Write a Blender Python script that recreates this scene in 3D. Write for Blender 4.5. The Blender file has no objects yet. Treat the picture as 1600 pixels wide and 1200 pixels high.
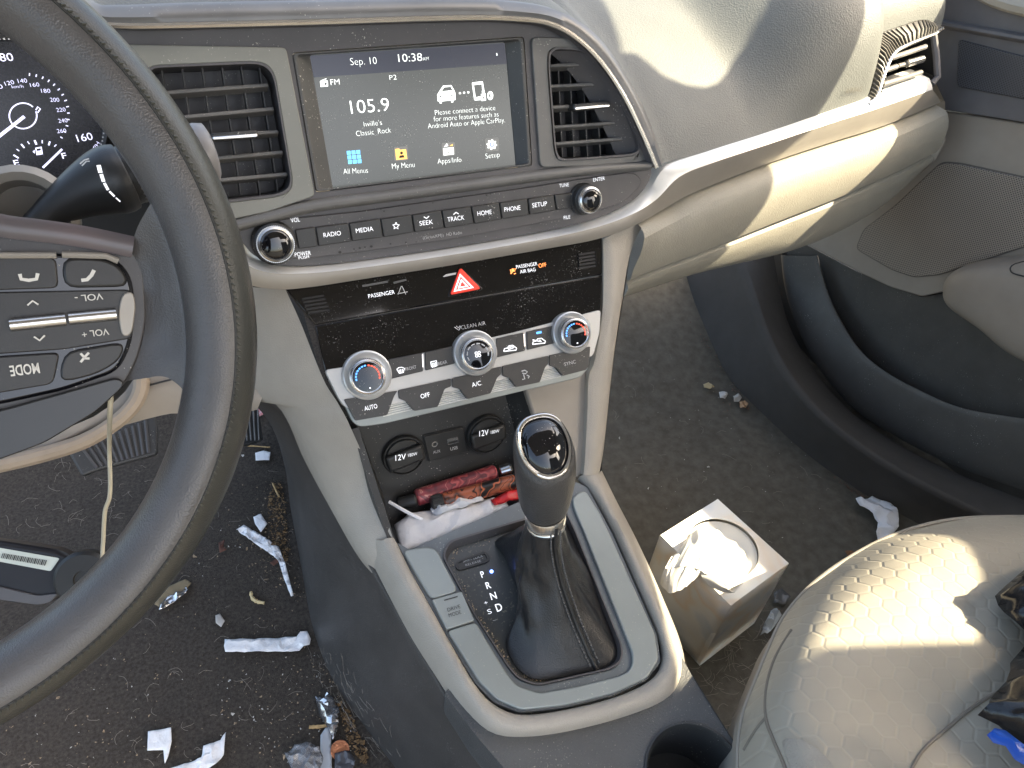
import bpy, bmesh, math, random
from mathutils import Vector, Matrix, noise, geometry
random.seed(7)
S = bpy.context.scene
COL = S.collection
R = math.radians

# ---------------------------------------------------------------- camera, sky, sun, exposure
F = 1150.0                                   # focal length in photo pixels (photo 1600 x 1200)
CX = Vector((.918, .213, -.335)).normalized()
CZ = Vector((.076, .734, .675)); CZ = (CZ - CX * CX.dot(CZ)).normalized()
CY = CZ.cross(CX)
CAM = Vector((0, 0, .8))
cd = bpy.data.cameras.new("Camera"); cam = bpy.data.objects.new("Camera", cd); COL.objects.link(cam)
cd.sensor_width = 36; cd.lens = F / 1600 * 36; cd.clip_start = .01; cd.clip_end = 2000
cam.matrix_world = Matrix(((CX[0], CX[1], CX[2], CAM[0]), (CY[0], CY[1], CY[2], CAM[1]),
                           (CZ[0], CZ[1], CZ[2], CAM[2]), (0, 0, 0, 1)))
S.camera = cam
SUN = Vector((.62, -.36, .70)).normalized()  # direction towards the sun
W = bpy.data.worlds.new("World"); S.world = W; W.use_nodes = True
wn = W.node_tree.nodes; wl = W.node_tree.links
sky = wn.new('ShaderNodeTexSky'); sky.sky_type = 'NISHITA'; sky.sun_disc = False
sky.air_density = .8; sky.dust_density = 4.5; sky.ozone_density = .6; sky.sun_elevation = math.asin(SUN.z); sky.sun_rotation = math.atan2(SUN.x, SUN.y)
hz_ = wn.new('ShaderNodeMix'); hz_.data_type = 'RGBA'; hz_.blend_type = 'MULTIPLY'; hz_.inputs[0].default_value = 1
hz_.inputs[7].default_value = (1.04, 1.0, .88, 1)      # a milky, hazy morning sky: less blue than clear air
wl.new(sky.outputs[0], hz_.inputs[6]); wl.new(hz_.outputs[2], wn['Background'].inputs[0]); wn['Background'].inputs[1].default_value = .15
sl = bpy.data.lights.new("sun", 'SUN'); sl.energy = 3.7; sl.angle = R(.55); sl.color = (1, .87, .62)
so = bpy.data.objects.new("sun", sl); COL.objects.link(so)
so.rotation_euler = SUN.to_track_quat('Z', 'Y').to_euler()
S.view_settings.view_transform = 'Standard'; S.view_settings.look = 'None'
S.view_settings.exposure = 2.3; S.view_settings.gamma = 1

# ---------------------------------------------------------------- geometry helpers
def ray(px, py):
    d = Vector((px - 800, 600 - py, -F))
    return Vector((CX.dot(d), CY.dot(d), CZ.dot(d)))
def proj(p):
    d = p - CAM; c = Vector((CX[0]*d[0]+CY[0]*d[1]+CZ[0]*d[2], CX[1]*d[0]+CY[1]*d[1]+CZ[1]*d[2], CX[2]*d[0]+CY[2]*d[1]+CZ[2]*d[2]))
    return Vector((800 + F*c[0]/-c[2], 600 - F*c[1]/-c[2]))
class Pl:
    """a real plane in the car; called with a photo pixel it gives the point of the plane seen there"""
    def __init__(s, p, n, x=None):
        s.p = Vector(p); s.n = Vector(n).normalized()
        x = Vector(x) if x else Vector((0, 0, 1)).cross(s.n)
        s.x = (x - s.n * x.dot(s.n)).normalized(); s.y = s.n.cross(s.x)
    def __call__(s, q, off=0.0):
        d = ray(*q); return CAM + d * ((s.p + s.n * off - CAM).dot(s.n) / d.dot(s.n))
    def at(s, a, b, off=0.0): return s.p + s.x * a + s.y * b + s.n * off
    def moved(s, off): return Pl(s.p + s.n * off, s.n, s.x)
def nrm(t, yaw=0):
    t = R(t); a = R(yaw); v = Vector((0, -math.cos(t), math.sin(t)))
    return Vector((math.cos(a)*v.x - math.sin(a)*v.y, math.sin(a)*v.x + math.cos(a)*v.y, v.z))
def zp(px, py, z): return Pl((0, 0, z), (0, 0, 1), (1, 0, 0))((px, py))
def xp(px, py, x): return Pl((x, 0, 0), (-1, 0, 0))((px, py))
def cm(pts, n=8, closed=False):
    """Catmull-Rom through points (vectors of any size)"""
    P = [Vector(p) for p in pts]; m = len(P); out = []
    rng = m if closed else m - 1
    for i in range(rng):
        if closed: a, b, c, d = P[(i-1) % m], P[i], P[(i+1) % m], P[(i+2) % m]
        else:
            b, c = P[i], P[i+1]; a = P[i-1] if i > 0 else b*2 - c; d = P[i+2] if i+2 < m else c*2 - b
        for k in range(n):
            t = k / n
            out.append(.5*((b*2) + (c-a)*t + (a*2-b*5+c*4-d)*t*t + (b*3-a-c*3+d)*t**3))
    if not closed: out.append(P[-1].copy())
    return out
def resamp(pts, n, closed=False):
    P = [Vector(p) for p in pts] + ([Vector(pts[0])] if closed else [])
    L = [0]
    for i in range(1, len(P)): L.append(L[-1] + (P[i]-P[i-1]).length)
    out = []; j = 0; m = n if closed else n - 1
    for k in range(n):
        t = L[-1] * k / m
        while j < len(L) - 2 and L[j+1] < t: j += 1
        s = (t - L[j]) / max(L[j+1]-L[j], 1e-9); out.append(P[j].lerp(P[j+1], min(max(s, 0), 1)))
    return out
def rnd(pts, r, seg=5):
    """round the corners of a closed polygon (3D or 2D); r one radius or a list"""
    P = [Vector(p) for p in pts]; m = len(P); out = []
    for i in range(m):
        a, b, c = P[i-1], P[i], P[(i+1) % m]; rr = r[i] if isinstance(r, (list, tuple)) else r
        d1 = min(rr, (a-b).length*.48); d2 = min(rr, (c-b).length*.48)
        if rr <= 0: out.append(b); continue
        p, q = b + (a-b).normalized()*d1, b + (c-b).normalized()*d2
        for k in range(seg+1):
            t = k/seg; out.append(p*(1-t)**2 + b*2*t*(1-t) + q*t*t)
    return out
class MB:
    def __init__(s): s.v = []; s.f = []
    def add(s, v, f):
        o = len(s.v); s.v += [Vector(p) for p in v]; s.f += [tuple(i+o for i in q) for q in f]; return s
    def grid(s, rows, cu=False, cv=False, cap=False):
        n = len(rows[0]); m = len(rows); v = [p for r in rows for p in r]; f = []
        for j in range(m if cv else m-1):
            for i in range(n if cu else n-1):
                a, b = j*n+i, j*n+(i+1) % n; c, d = ((j+1) % m)*n+(i+1) % n, ((j+1) % m)*n+i
                f.append((a, b, c, d))
        if cap: f += [tuple(range(n))[::-1], tuple((m-1)*n+i for i in range(n))]
        return s.add(v, f)
    def tube(s, path, r, n=8, flat=1.0, up=None, closed=False):
        P = [Vector(p) for p in path]; rows = []; u = None
        for i, p in enumerate(P):
            if closed: t = P[(i+1) % len(P)] - P[i-1]
            else: t = P[min(i+1, len(P)-1)] - P[max(i-1, 0)]
            t = t.normalized() if t.length else Vector((0, 0, 1))
            if u is None or up is not None: u = Vector(up) if up is not None else Vector((.123, .32, .94))
            u = u - t*u.dot(t)
            if u.length < 1e-5: u = t.orthogonal()
            u.normalize(); w = t.cross(u); rr = r[i] if isinstance(r, (list, tuple)) else r
            rows.append([p + u*(math.cos(2*math.pi*k/n)*rr*flat) + w*(math.sin(2*math.pi*k/n)*rr) for k in range(n)])
        return s.grid(rows, cu=True, cv=closed, cap=not closed)
    def lathe(s, c, ax, prof, n=32, xd=None):
        ax = Vector(ax).normalized(); u = ax.orthogonal().normalized(); w = ax.cross(u); c = Vector(c)
        rows = [[c + ax*h + (u*math.cos(2*math.pi*k/n) + w*math.sin(2*math.pi*k/n))*max(r, 1e-5) for k in range(n)] for r, h in prof]
        return s.grid(rows, cu=True, cap=True)
    def slab(s, outer, nv, th, holes=(), top=0.0):
        nv = Vector(nv); L = [[Vector(p)+nv*top for p in outer]] + [[Vector(p)+nv*top for p in h] for h in holes]
        x = nv.orthogonal().normalized(); y = nv.cross(x)
        tri = geometry.tessellate_polygon([[Vector((p.dot(x), p.dot(y), 0)) for p in l] for l in L]) if holes else None
        v = [p for l in L for p in l]; N = len(v); v2 = v + [p - nv*th for p in v]; f = []
        if tri: f += [tuple(t) for t in tri] + [tuple(i+N for i in t[::-1]) for t in tri]
        else: f += [tuple(range(N)), tuple(range(2*N-1, N-1, -1))]
        o = 0
        for l in L:
            n = len(l); f += [(o+i, o+(i+1) % n, N+o+(i+1) % n, N+o+i) for i in range(n)]; o += n
        return s.add(v2, f)
    def box(s, c, x, y, z, sx, sy, sz):
        c = Vector(c); x, y, z = Vector(x)*sx/2, Vector(y)*sy/2, Vector(z)*sz/2
        v = [c+x*i+y*j+z*k for i in (-1, 1) for j in (-1, 1) for k in (-1, 1)]
        return s.add(v, [(0,1,3,2),(4,6,7,5),(0,4,5,1),(2,3,7,6),(0,2,6,4),(1,5,7,3)])
    def ribbon(s, pts, nv, w, th=.0002):
        nv = Vector(nv); P = [Vector(p) for p in pts]; rows = []
        for i, p in enumerate(P):
            t = (P[min(i+1, len(P)-1)] - P[max(i-1, 0)]).normalized(); b = nv.cross(t).normalized()*w/2
            rows.append([p-b+nv*th, p+b+nv*th, p+b, p-b])
        return s.grid(rows, cu=True, cap=True)
def world(o):
    v = Vector((0, 0, 0))
    while o: v += o.location; o = o.parent
    return v
def link(name, me, parent, m):
    o = bpy.data.objects.new(name, me); COL.objects.link(o)
    if parent: o.parent = parent
    if m: me.materials.append(m)
    return o
def ob(name, mb, m, parent=None, bev=0, sub=0, ang=35, label=None, cat=None, group=None, kind=None, seg=2, loc=None):
    base = world(parent) if parent else (Vector(loc) if loc else Vector((0, 0, 0)))
    me = bpy.data.meshes.new(name)
    me.from_pydata([p - base for p in mb.v], [], mb.f)
    b = bmesh.new(); b.from_mesh(me); bmesh.ops.remove_doubles(b, verts=b.verts, dist=1e-6)
    bmesh.ops.recalc_face_normals(b, faces=b.faces); b.to_mesh(me); b.free()
    for p in me.polygons: p.use_smooth = True
    me.set_sharp_from_angle(angle=R(ang))
    o = link(name, me, parent, m)
    if not parent: o.location = base
    if bev:
        k = o.modifiers.new('b', 'BEVEL'); k.width = bev; k.segments = seg; k.limit_method = 'ANGLE'; k.angle_limit = R(35); k.use_clamp_overlap = True
    if sub:
        k = o.modifiers.new('s', 'SUBSURF'); k.levels = sub; k.render_levels = sub
    tag(o, label, cat, group, kind); return o
def tag(o, label=None, cat=None, group=None, kind=None):
    if label: o['label'] = label
    if cat: o['category'] = cat
    if group: o['group'] = group
    if kind: o['kind'] = kind
    return o
def thing(name, label, cat, loc, group=None):
    o = bpy.data.objects.new(name, None); COL.objects.link(o); o.location = Vector(loc); o.empty_display_size = .02
    return tag(o, label, cat, group)
def copy_at(o, d, parent=None):
    c = o.copy(); COL.objects.link(c); c.location = o.location + Vector(d); c.parent = parent or o.parent
    for ch in o.children:
        k = ch.copy(); COL.objects.link(k); k.parent = c
    return c
def text(s, a, b, cap, pl, m, parent, off=.0005, bold=0.0, sx=1.0, name='lettering', th=.00015):
    """flat printed letters on plane pl; a, b: photo pixels of the baseline's ends; cap: letter height in photo pixels"""
    cu = bpy.data.curves.new('t', 'FONT'); cu.body = s; cu.size = 1; cu.resolution_u = 3; cu.offset = bold - .014
    t = bpy.data.objects.new('t', cu); COL.objects.link(t)
    me = bpy.data.meshes.new_from_object(t.evaluated_get(bpy.context.evaluated_depsgraph_get()))
    bpy.data.objects.remove(t); bpy.data.curves.remove(cu)
    A, B = pl(a, off), pl(b, off); x = (B-A); w = x.length; x.normalize(); y = pl.n.cross(x)
    one = (proj(A + y*.001) - proj(A)).length; h = cap/one*.001
    xs = [v.co.x for v in me.vertices]; lo, hi = min(xs), max(xs); base = world(parent)
    for v in me.vertices:
        v.co = A + x*((v.co.x-lo)/(hi-lo)*w) + y*(v.co.y/.69*h) + pl.n*th - base
    o = link(name, me, parent, m); return o
def sm(a, b, t):
    t = min(max((t-a)/(b-a), 0), 1); return t*t*(3-2*t)
def N3(p, s=1.0): return noise.noise(Vector(p)*s)

# ---------------------------------------------------------------- materials
def mat(name, col, rough=.5, metal=0, bump=0, bscale=900, var=.12, vscale=25, dust=0, dscale=700, dcol=(.55,.53,.47), coat=0,
        grain='noise', emit=None, es=0, spec=.5, col2=None, stain=0, sheen=0, trans=0):
    m = bpy.data.materials.new(name); m.use_nodes = True; nt = m.node_tree; n = nt.nodes; l = nt.links; b = n['Principled BSDF']
    b.inputs['Roughness'].default_value = rough; b.inputs['Metallic'].default_value = metal
    b.inputs['Coat Weight'].default_value = coat; b.inputs['Coat Roughness'].default_value = .05
    b.inputs['Specular IOR Level'].default_value = spec
    if sheen: b.inputs['Sheen Weight'].default_value = sheen
    if trans: b.inputs['Transmission Weight'].default_value = trans
    tc = n.new('ShaderNodeTexCoord')
    def nz(scale, det=3, ro=.6):
        t = n.new('ShaderNodeTexNoise'); t.inputs['Scale'].default_value = scale; t.inputs['Detail'].default_value = det
        t.inputs['Roughness'].default_value = ro; l.new(tc.outputs['Object'], t.inputs['Vector']); return t
    def mix(f, a, bb):
        k = n.new('ShaderNodeMix'); k.data_type = 'RGBA'; l.new(f, k.inputs[0])
        for i, c in ((6, a), (7, bb)):
            if isinstance(c, tuple): k.inputs[i].default_value = (*c, 1)
            else: l.new(c, k.inputs[i])
        return k.outputs[2]
    def ramp(f, lo, hi):
        k = n.new('ShaderNodeMapRange'); l.new(f, k.inputs[0]); k.inputs[1].default_value = lo; k.inputs[2].default_value = hi; return k.outputs[0]
    v = nz(vscale); d = tuple(max(c*(1-var), 0) for c in col); e = col2 or tuple(min(c*(1+var), 1) for c in col)
    out = mix(ramp(v.outputs[0], .3, .7), d, e)
    if stain:
        st = nz(9, 5, .65); out = mix(ramp(st.outputs[0], .56, .56+.25/stain), out, tuple(c*.55 for c in col))
    if dust:
        q = nz(dscale, 1.5, .5); big = nz(30, 3)
        a = n.new('ShaderNodeMath'); a.operation = 'MULTIPLY_ADD'; l.new(big.outputs[0], a.inputs[0]); a.inputs[1].default_value = .36; l.new(q.outputs[0], a.inputs[2])
        f = ramp(a.outputs[0], .92-dust*.1, 1.01-dust*.1); out = mix(f, out, dcol)
        rr = n.new('ShaderNodeMapRange'); l.new(f, rr.inputs[0]); rr.inputs[3].default_value = rough; rr.inputs[4].default_value = max(rough, .75); l.new(rr.outputs[0], b.inputs['Roughness'])
        if metal:
            rm = n.new('ShaderNodeMapRange'); l.new(f, rm.inputs[0]); rm.inputs[3].default_value = metal; rm.inputs[4].default_value = 0; l.new(rm.outputs[0], b.inputs['Metallic'])
    l.new(out, b.inputs['Base Color'])
    if bump:
        if grain == 'leather':
            t = n.new('ShaderNodeTexVoronoi'); t.inputs['Scale'].default_value = bscale; t.feature = 'SMOOTH_F1'; l.new(tc.outputs['Object'], t.inputs['Vector']); h = t.outputs[0]
        else: h = nz(bscale, 3).outputs[0]
        bp = n.new('ShaderNodeBump'); bp.inputs['Strength'].default_value = bump; bp.inputs['Distance'].default_value = .001
        l.new(h, bp.inputs['Height']); l.new(bp.outputs[0], b.inputs['Normal'])
    if emit: b.inputs['Emission Color'].default_value = (*emit, 1); b.inputs['Emission Strength'].default_value = es
    return m
M = {}
M['vinyl'] = mat('dash_vinyl', (.32,.30,.25), .55, bump=.35, bscale=700, grain='leather', var=.05)
M['pad'] = mat('dash_top_vinyl', (.118,.125,.120), .55, bump=.4, bscale=700, grain='leather', var=.05)
M['beige'] = mat('beige_plastic', (.36,.33,.285), .5, bump=.3, bscale=1100, grain='leather', var=.06)
M['beige2'] = mat('beige_smooth', (.30,.265,.225), .5, bump=.08, bscale=1500, var=.06)
M['fascia'] = mat('fascia_grey', (.13,.127,.12), .38, bump=.1, bscale=1800, var=.1, dust=.35)
M['fascia_dark'] = mat('fascia_dark', (.085,.080,.082), .42, bump=.1, bscale=1800, dust=.2)
M['vent_frame'] = mat('vent_frame_grey', (.21,.21,.185), .42, metal=.1, var=.06, dust=.25)
M['chrome'] = mat('satin_chrome', (.75,.74,.72), .25, metal=1, var=.04)
M['silver'] = mat('silver_trim', (.72,.72,.70), .34, metal=.25, var=.05, dust=.2)
M['taupe'] = mat('taupe_metal', (.30,.275,.24), .38, metal=.25, var=.06)
M['plate'] = mat('plate_silver', (.29,.315,.305), .38, metal=.2, var=.04, dust=.22, bump=.03, bscale=300)
M['gloss'] = mat('gloss_black', (.006,.006,.007), .06, dust=.55, dscale=900, dcol=(.15,.15,.14), coat=.5)
M['knobgloss'] = mat('gloss_cap', (.006,.006,.008), .05, coat=.6, dust=.15)
M['black'] = mat('black_plastic', (.032,.032,.032), .45, bump=.12, bscale=1600, dust=.3)
M['button'] = mat('button_grey', (.034,.034,.034), .42, bump=.1, bscale=1600, dust=.22)
M['socket'] = mat('socket_black', (.024,.024,.024), .4, bump=.1, bscale=1500)
M['dark'] = mat('dark_cavity', (.02,.02,.02), .7)
M['vane'] = mat('vent_slat', (.15,.145,.14), .4, dust=.35)
M['side'] = mat('console_side', (.058,.053,.050), .5, bump=.25, bscale=1200, grain='leather', dust=.35, dcol=(.2,.19,.18), var=.15)
M['contop'] = mat('console_top', (.085,.086,.086), .5, bump=.6, bscale=900, grain='leather', dust=.6, dcol=(.3,.28,.24))
M['leather'] = mat('boot_leather', (.022,.022,.023), .33, bump=.3, bscale=1000, grain='leather', var=.2)
M['knob'] = mat('knob_leather', (.06,.058,.056), .42, bump=.5, bscale=1100, grain='leather')
M['rim'] = mat('rim_leather', (.088,.083,.081), .30, bump=.26, bscale=1300, grain='leather', var=.12)
M['rimdark'] = mat('rim_back_leather', (.045,.045,.04), .3, bump=.16, bscale=1300, grain='leather')
M['carpet'] = mat('carpet', (.066,.056,.047), .95, bump=1, bscale=800, var=.35, vscale=300, dust=.06, dcol=(.2,.17,.14), stain=.6, spec=.1)
M['vane_dark'] = mat('vent_vane', (.06,.058,.057), .45, dust=.2)
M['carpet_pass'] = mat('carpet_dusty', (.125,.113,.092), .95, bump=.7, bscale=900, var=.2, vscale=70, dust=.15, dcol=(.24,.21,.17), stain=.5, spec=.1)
M['carpet2'] = mat('carpet_kick', (.075,.068,.061), .8, bump=.6, bscale=900, var=.08, spec=.2)
M['doordark'] = mat('door_dark', (.080,.075,.068), .55, bump=.2, bscale=1200, dust=.1)
M['doortop'] = mat('door_upper', (.125,.12,.125), .55, bump=.2, bscale=1200)
M['white'] = mat('print_white', (.8,.8,.8), .5, emit=(.9,.93,1), es=.25, var=0)
M['printdim'] = mat('print_grey', (.62,.62,.62), .5, var=0)
M['printdark'] = mat('print_dark', (.04,.04,.04), .5, var=0)
M['orange'] = mat('print_orange', (.8,.25,.06), .5, emit=(1,.3,.08), es=.5, var=0)
M['red'] = mat('hazard_red', (.62,.045,.03), .35, var=.05, emit=(1,.06,.03), es=.12)
M['redprint'] = mat('print_red', (.75,.10,.06), .5, var=0, emit=(1,.1,.05), es=.3)
M['blueprint'] = mat('print_blue', (.06,.22,.8), .5, var=0, emit=(.1,.35,1), es=.5)
M['glow'] = mat('gauge_lettering', (.7,.7,.85), .5, emit=(.72,.70,1), es=.38, var=0)
M['paper'] = mat('paper_white', (.88,.87,.88), .8, var=.05, bump=.8, bscale=350)
M['tissue'] = mat('tissue_paper', (.82,.80,.74), .9, var=.03)
M['film'] = mat('clear_film', (.75,.75,.78), .08, var=.05, trans=.75)
# ---------------------------------------------------------------- the car's planes
CARX = Vector((math.cos(R(8)), math.sin(R(8)), 0)); CARY = Vector((-math.sin(R(8)), math.cos(R(8)), 0)); UP = Vector((0, 0, 1))
FA = Pl((.18, .585, .542), nrm(25), (1, 0, 0))           # fascia round the screen
CL = Pl((.18, .53, .425), nrm(40), (1, 0, 0))            # climate panel
CB = Pl((.188, .470, .328), nrm(20), (1, 0, 0))          # back wall of the storage tray
PT = Pl((.097, .366, .25), nrm(78), (1, 0, 0))           # console top plate
DR = Pl((.915, .628, .4), -CARX, CARY)                   # passenger door
SWc = Vector((-.183, .325, .59)); SW = Pl(SWc, nrm(32, 8))   # steering wheel
TRn = Vector((math.sin(R(8)), -math.cos(R(8)), 0)); TR = Pl((.416, .558, .483), TRn, CARX)
def pts(l, pl, off=0): return [pl(q, off) for q in l]

# ---------------------------------------------------------------- floor
def floor_z(x, y):
    z = .42*max(0, y - (.78 if x < .1 else .66))**1.25
    return z + .004*N3((x*9, y*9, 0)) + .0012*N3((x*60, y*60, 3))
def floor_hit(px, py, dz=0):
    p = zp(px, py, 0)
    for k in range(12): p = zp(px, py, floor_z(p.x, p.y) + dz)
    return p
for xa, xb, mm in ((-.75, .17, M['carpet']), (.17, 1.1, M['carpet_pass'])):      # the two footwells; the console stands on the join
    fl = MB(); nx, ny = 75, 130
    fl.grid([[Vector((xa+i*(xb-xa)/nx, -.5+j*1.9/ny, floor_z(xa+i*(xb-xa)/nx, -.5+j*1.9/ny))) for i in range(nx+1)] for j in range(ny+1)])
    ob('floor', fl, mm, kind='structure')

# ---------------------------------------------------------------- dashboard
dash = thing('dashboard', 'beige and grey dashboard running across the car behind the screen, vents and glovebox', 'dashboard', (.4, .6, 0))
EDGE = [(120,-22),(150,12),(190,16),(300,12),(500,8),(700,4),(800,8),(872,22),(932,62),(980,130),(1012,195),(1032,256)]
edge = cm(pts(EDGE, FA, .004), 6)
TRtop = [(1032,256),(1100,238),(1200,206),(1300,172),(1350,156)]
VP = Pl(TR((1352, 160), .001), nrm(30, 8), CARX)            # passenger end vent
VO = [(1352,160),(1361,135),(1366,100),(1367,66),(1374,53),(1400,43),(1438,31),(1455,34),(1471,44)]
trt = cm(pts(TRtop, TR), 6) + cm(pts(VO, VP, -.001), 6)[1:]
bound = edge + trt[1:]
bound = resamp(bound, 150)
topc = []
for p in bound:
    q = p.copy()
    if q.x < .40: e = 0
    topc.append(q)
rows = []
for k in range(15):
    t = k/14; row = []
    for p in bound:
        w = sm(.36, .46, p.x)                      # 0 over the screen hood, 1 over the passenger side
        bz = sm(.54, .70, p.x); fw = CARY * (.34*t**(1+.42*bz))
        ze = .613 - p.z                                 # height still to climb to the top of the dash
        wc = sm(.33, .41, p.x); rise = (1-wc)*(.012*math.sin(min(t*6, 1)*math.pi/2) - .02*t) + wc*(max(ze, .03)*math.sin(min(t*(1 + 2.4*bz), 1)*math.pi/2)**.9 - .02*t*t)
        # the pad rolls over the hood edge and swells up from the trim
        row.append(p + fw*(1-.30*w*(1-t)) + UP*rise)
    rows.append(row)
pad_mb = MB().grid(rows); ob('dash_pad', pad_mb, M['pad'], dash, sub=1, ang=80)
# silver trim sweeping under the passenger pad and on below the radio to the left
up_ = [(1452,122),(1365,152),(1300,174),(1200,208),(1100,240),(1040,262),(1012,300),(975,328),(920,350),(840,368),(700,392),(560,412),(480,420),(425,418),(390,404),(370,375)]
md_ = [(1457,140),(1370,170),(1300,192),(1205,224),(1115,254),(1062,276),(1025,312),(985,336),(925,357),(842,375),(700,399),(560,419),(480,427),(423,426),(384,412),(362,380)]
lo_ = [(1470,160),(1385,195),(1300,222),(1215,250),(1130,282),(1075,305),(1040,325),(992,352),(932,374),(846,390),(702,415),(562,437),(482,449),(430,452),(378,440),(345,400)]
def TF(q, off=0):      # the trim runs from the passenger side plane into the fascia plane
    a, b = TR(q, off), FA(q, off); t = sm(990, 1060, q[0]); return b.lerp(a, t)
A = cm([TF(q, .002) for q in up_], 5); B = cm([TF(q, .012) for q in md_], 5); Cc = cm([TF(q, .010) for q in lo_], 5)
A0 = [p + Vector((0, .03, 0)) for p in A]; C0 = [p + Vector((0, .03, -.004)) for p in Cc]
A1 = [a.lerp(b, .75) + UP*.001 for a, b in zip(A, B)]
ob('silver_trim', MB().grid([A0, A, A1, B]), M['silver'], dash, ang=50)
ob('trim_band', MB().grid([B, [b.lerp(c, .5)+TRn*.0015 for b, c in zip(B, Cc)], Cc, C0]), M['taupe'], dash, ang=60)
# hood lip round the screen: grey band and a bright chrome bead
band = cm(pts(EDGE, FA, .004), 6)
CH = [(128,10),(155,34),(192,40),(300,39),(500,34),(700,28),(800,29),(868,40),(924,80),(970,142),(1002,206),(1026,262)]
bead = cm(pts(CH, FA, .012), 6)
ob('hood_band', MB().grid([[p + Vector((0,.02,0)) for p in band], [p + Vector((0,-.004,.003)) for p in band], [a.lerp(b,.55)+FA.n*.006 for a, b in zip(band, bead)], bead]), mat('hood_band', (.15,.15,.15), .36, metal=.2, dust=.15), dash, ang=60)
ob('chrome_bead', MB().tube(bead, .0024, 8), M['chrome'], dash)
inn = [p - FA.n*.018 + Vector((0,0,-.012)) for p in bead]
cen = FA((640, 190), -.01)
ob('hood_recess', MB().grid([bead, [p - FA.n*.012 + (cen-p)*.02 for p in bead], [p - FA.n*.02 + (cen-p)*.12 for p in bead]]), M['fascia_dark'], dash, ang=60)

# fascia plate with its openings
OUT = [(140,30),(300,44),(500,40),(700,34),(800,34),(864,46),(918,86),(963,146),(995,208),(1018,262),(1004,298),(975,322),(920,345),(840,363),(700,387),(560,407),(480,415),(428,412),(396,398),(372,372),(300,300)]
VL = [(222,104),(408,96),(428,112),(458,292),(440,306),(268,326)]
SC = [(456,82),(819,57),(832,259),(493,301)]
VR = [(856,74),(905,76),(938,98),(963,150),(985,200),(999,234),(990,243),(872,252),(864,240),(853,100)]
def shrink(l, k):
    c = sum((Vector(q) for q in l), Vector((0, 0))) / len(l); return [tuple(c + (Vector(q)-c)*k) for q in l]
vl = rnd(pts(VL, FA), .012); sc = rnd(pts(SC, FA), .003, 2); vr = rnd(pts(VR, FA), .012)
outp = cm(pts(OUT, FA), 4, True)
ob('fascia_plate', MB().slab(outp, FA.n, .006, [vl, sc, vr]), M['fascia_dark'], dash, bev=.0008)
# lower radio strip, proud of the plate under a rolled ledge
LG = [(300,352),(350,345),(420,328),(490,311),(600,297),(720,281),(833,266),(920,256),(1012,250)]
LG2 = [(300,375),(352,366),(424,347),(492,331),(600,316),(720,300),(835,284),(915,274),(1010,266)]
l1, l2 = cm(pts(LG, FA, .001), 5), cm(pts(LG2, FA, .002), 5)
ob('ledge', MB().grid([[p - FA.n*.004 for p in l1], l1, [a.lerp(b, .4) + FA.n*.010 for a, b in zip(l1, l2)], [a.lerp(b, .8) + FA.n*.009 for a, b in zip(l1, l2)], [p + FA.n*.004 for p in l2], [p - FA.n*.004 for p in l2]]), M['fascia'], dash, ang=80)

# left vent surround in silver grey
VF = [(184,70),(446,75),(491,306),(420,330),(345,346),(262,352)]
ob('vent_surround', MB().slab(rnd(pts(VF, FA), .003, 2), FA.n, .008, [rnd(pts(VL, FA), .012)], top=.004), M['vent_frame'], dash, bev=.0025, seg=3)
VRO = [(828,58),(905,60),(946,86),(975,146),(998,200),(1014,246),(990,256),(842,262)]
ob('vent_surround', MB().slab(rnd(pts(VRO, FA), .006, 3), FA.n, .006, [rnd(pts(VR, FA), .012)], top=.003), M['fascia'], dash, bev=.0025, seg=3)

# ---------------------------------------------------------------- round-the-screen air vents
def vent(label, hole, slats, vanes, tab, pl, cat='air vent', depth=.04, edge_chrome=False):
    c = pl((sum(q[0] for q in hole)/len(hole), sum(q[1] for q in hole)/len(hole)))
    t = thing('air_vent', label, cat, c, 'round-cornered air vents of the dashboard')
    h = rnd(pts(hole, pl), .012); h2 = [p - pl.n*depth for p in h]
    hin = rnd(pts(shrink(hole, .965), pl), .010)
    m = MB().grid([[p + pl.n*.0045 for p in h], [p + pl.n*.0045 for p in hin], [p - pl.n*.008 for p in hin], [p - pl.n*depth for p in hin]], cu=True); m.add([p - pl.n*depth for p in hin], [tuple(range(len(hin)))])
    ob('housing', m, M['fascia_dark'] , t, ang=50)
    for a, b in slats:
        A, B = pl(a, -.006), pl(b, -.006); x = (B-A).normalized(); tilt = (pl.n*.9 + UP*.25).normalized()
        mb = MB().box((A+B)/2 - tilt*.006, x, tilt.cross(x), tilt, (B-A).length, .003, .014)
        ob('slat', mb, M['vane'], t, bev=.0009)
    for a, b in vanes:
        A, B = pl(a, -.022), pl(b, -.022); y = (A-B).normalized()
        ob('vane', MB().box((A+B)/2, pl.n.cross(y), pl.n, y, .0014, .014, (A-B).length), M['vane_dark'], t, bev=.0004)
    if tab:
        A, B = pl(tab[0], .003), pl(tab[1], .003); x = (B-A).normalized()
        k = ob('tab', MB().box((A+B)/2 - pl.n*.005, x, pl.n.cross(x), pl.n, (B-A).length, .0058, .013), M['black'], t, bev=.0015)
        ob('tab_insert', MB().box((A+B)/2 + pl.n*.0018 - pl.y*.0012, x, pl.n.cross(x), pl.n, (B-A).length*.96, .0028, .002), M['chrome'], k, bev=.0008)
    return t
vent('left of the two screen vents, four sided with a bright tab, beside the steering wheel', VL,
     [((246,146),(419,133)),((256,186),(428,170)),((262,217),(435,206)),((268,254),(442,238)),((274,288),(449,272))],
     [((x, 104),(x+30, 305)) for x in (252,284,315,346,376,404)], ((330,214),(403,209)), FA)
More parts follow.
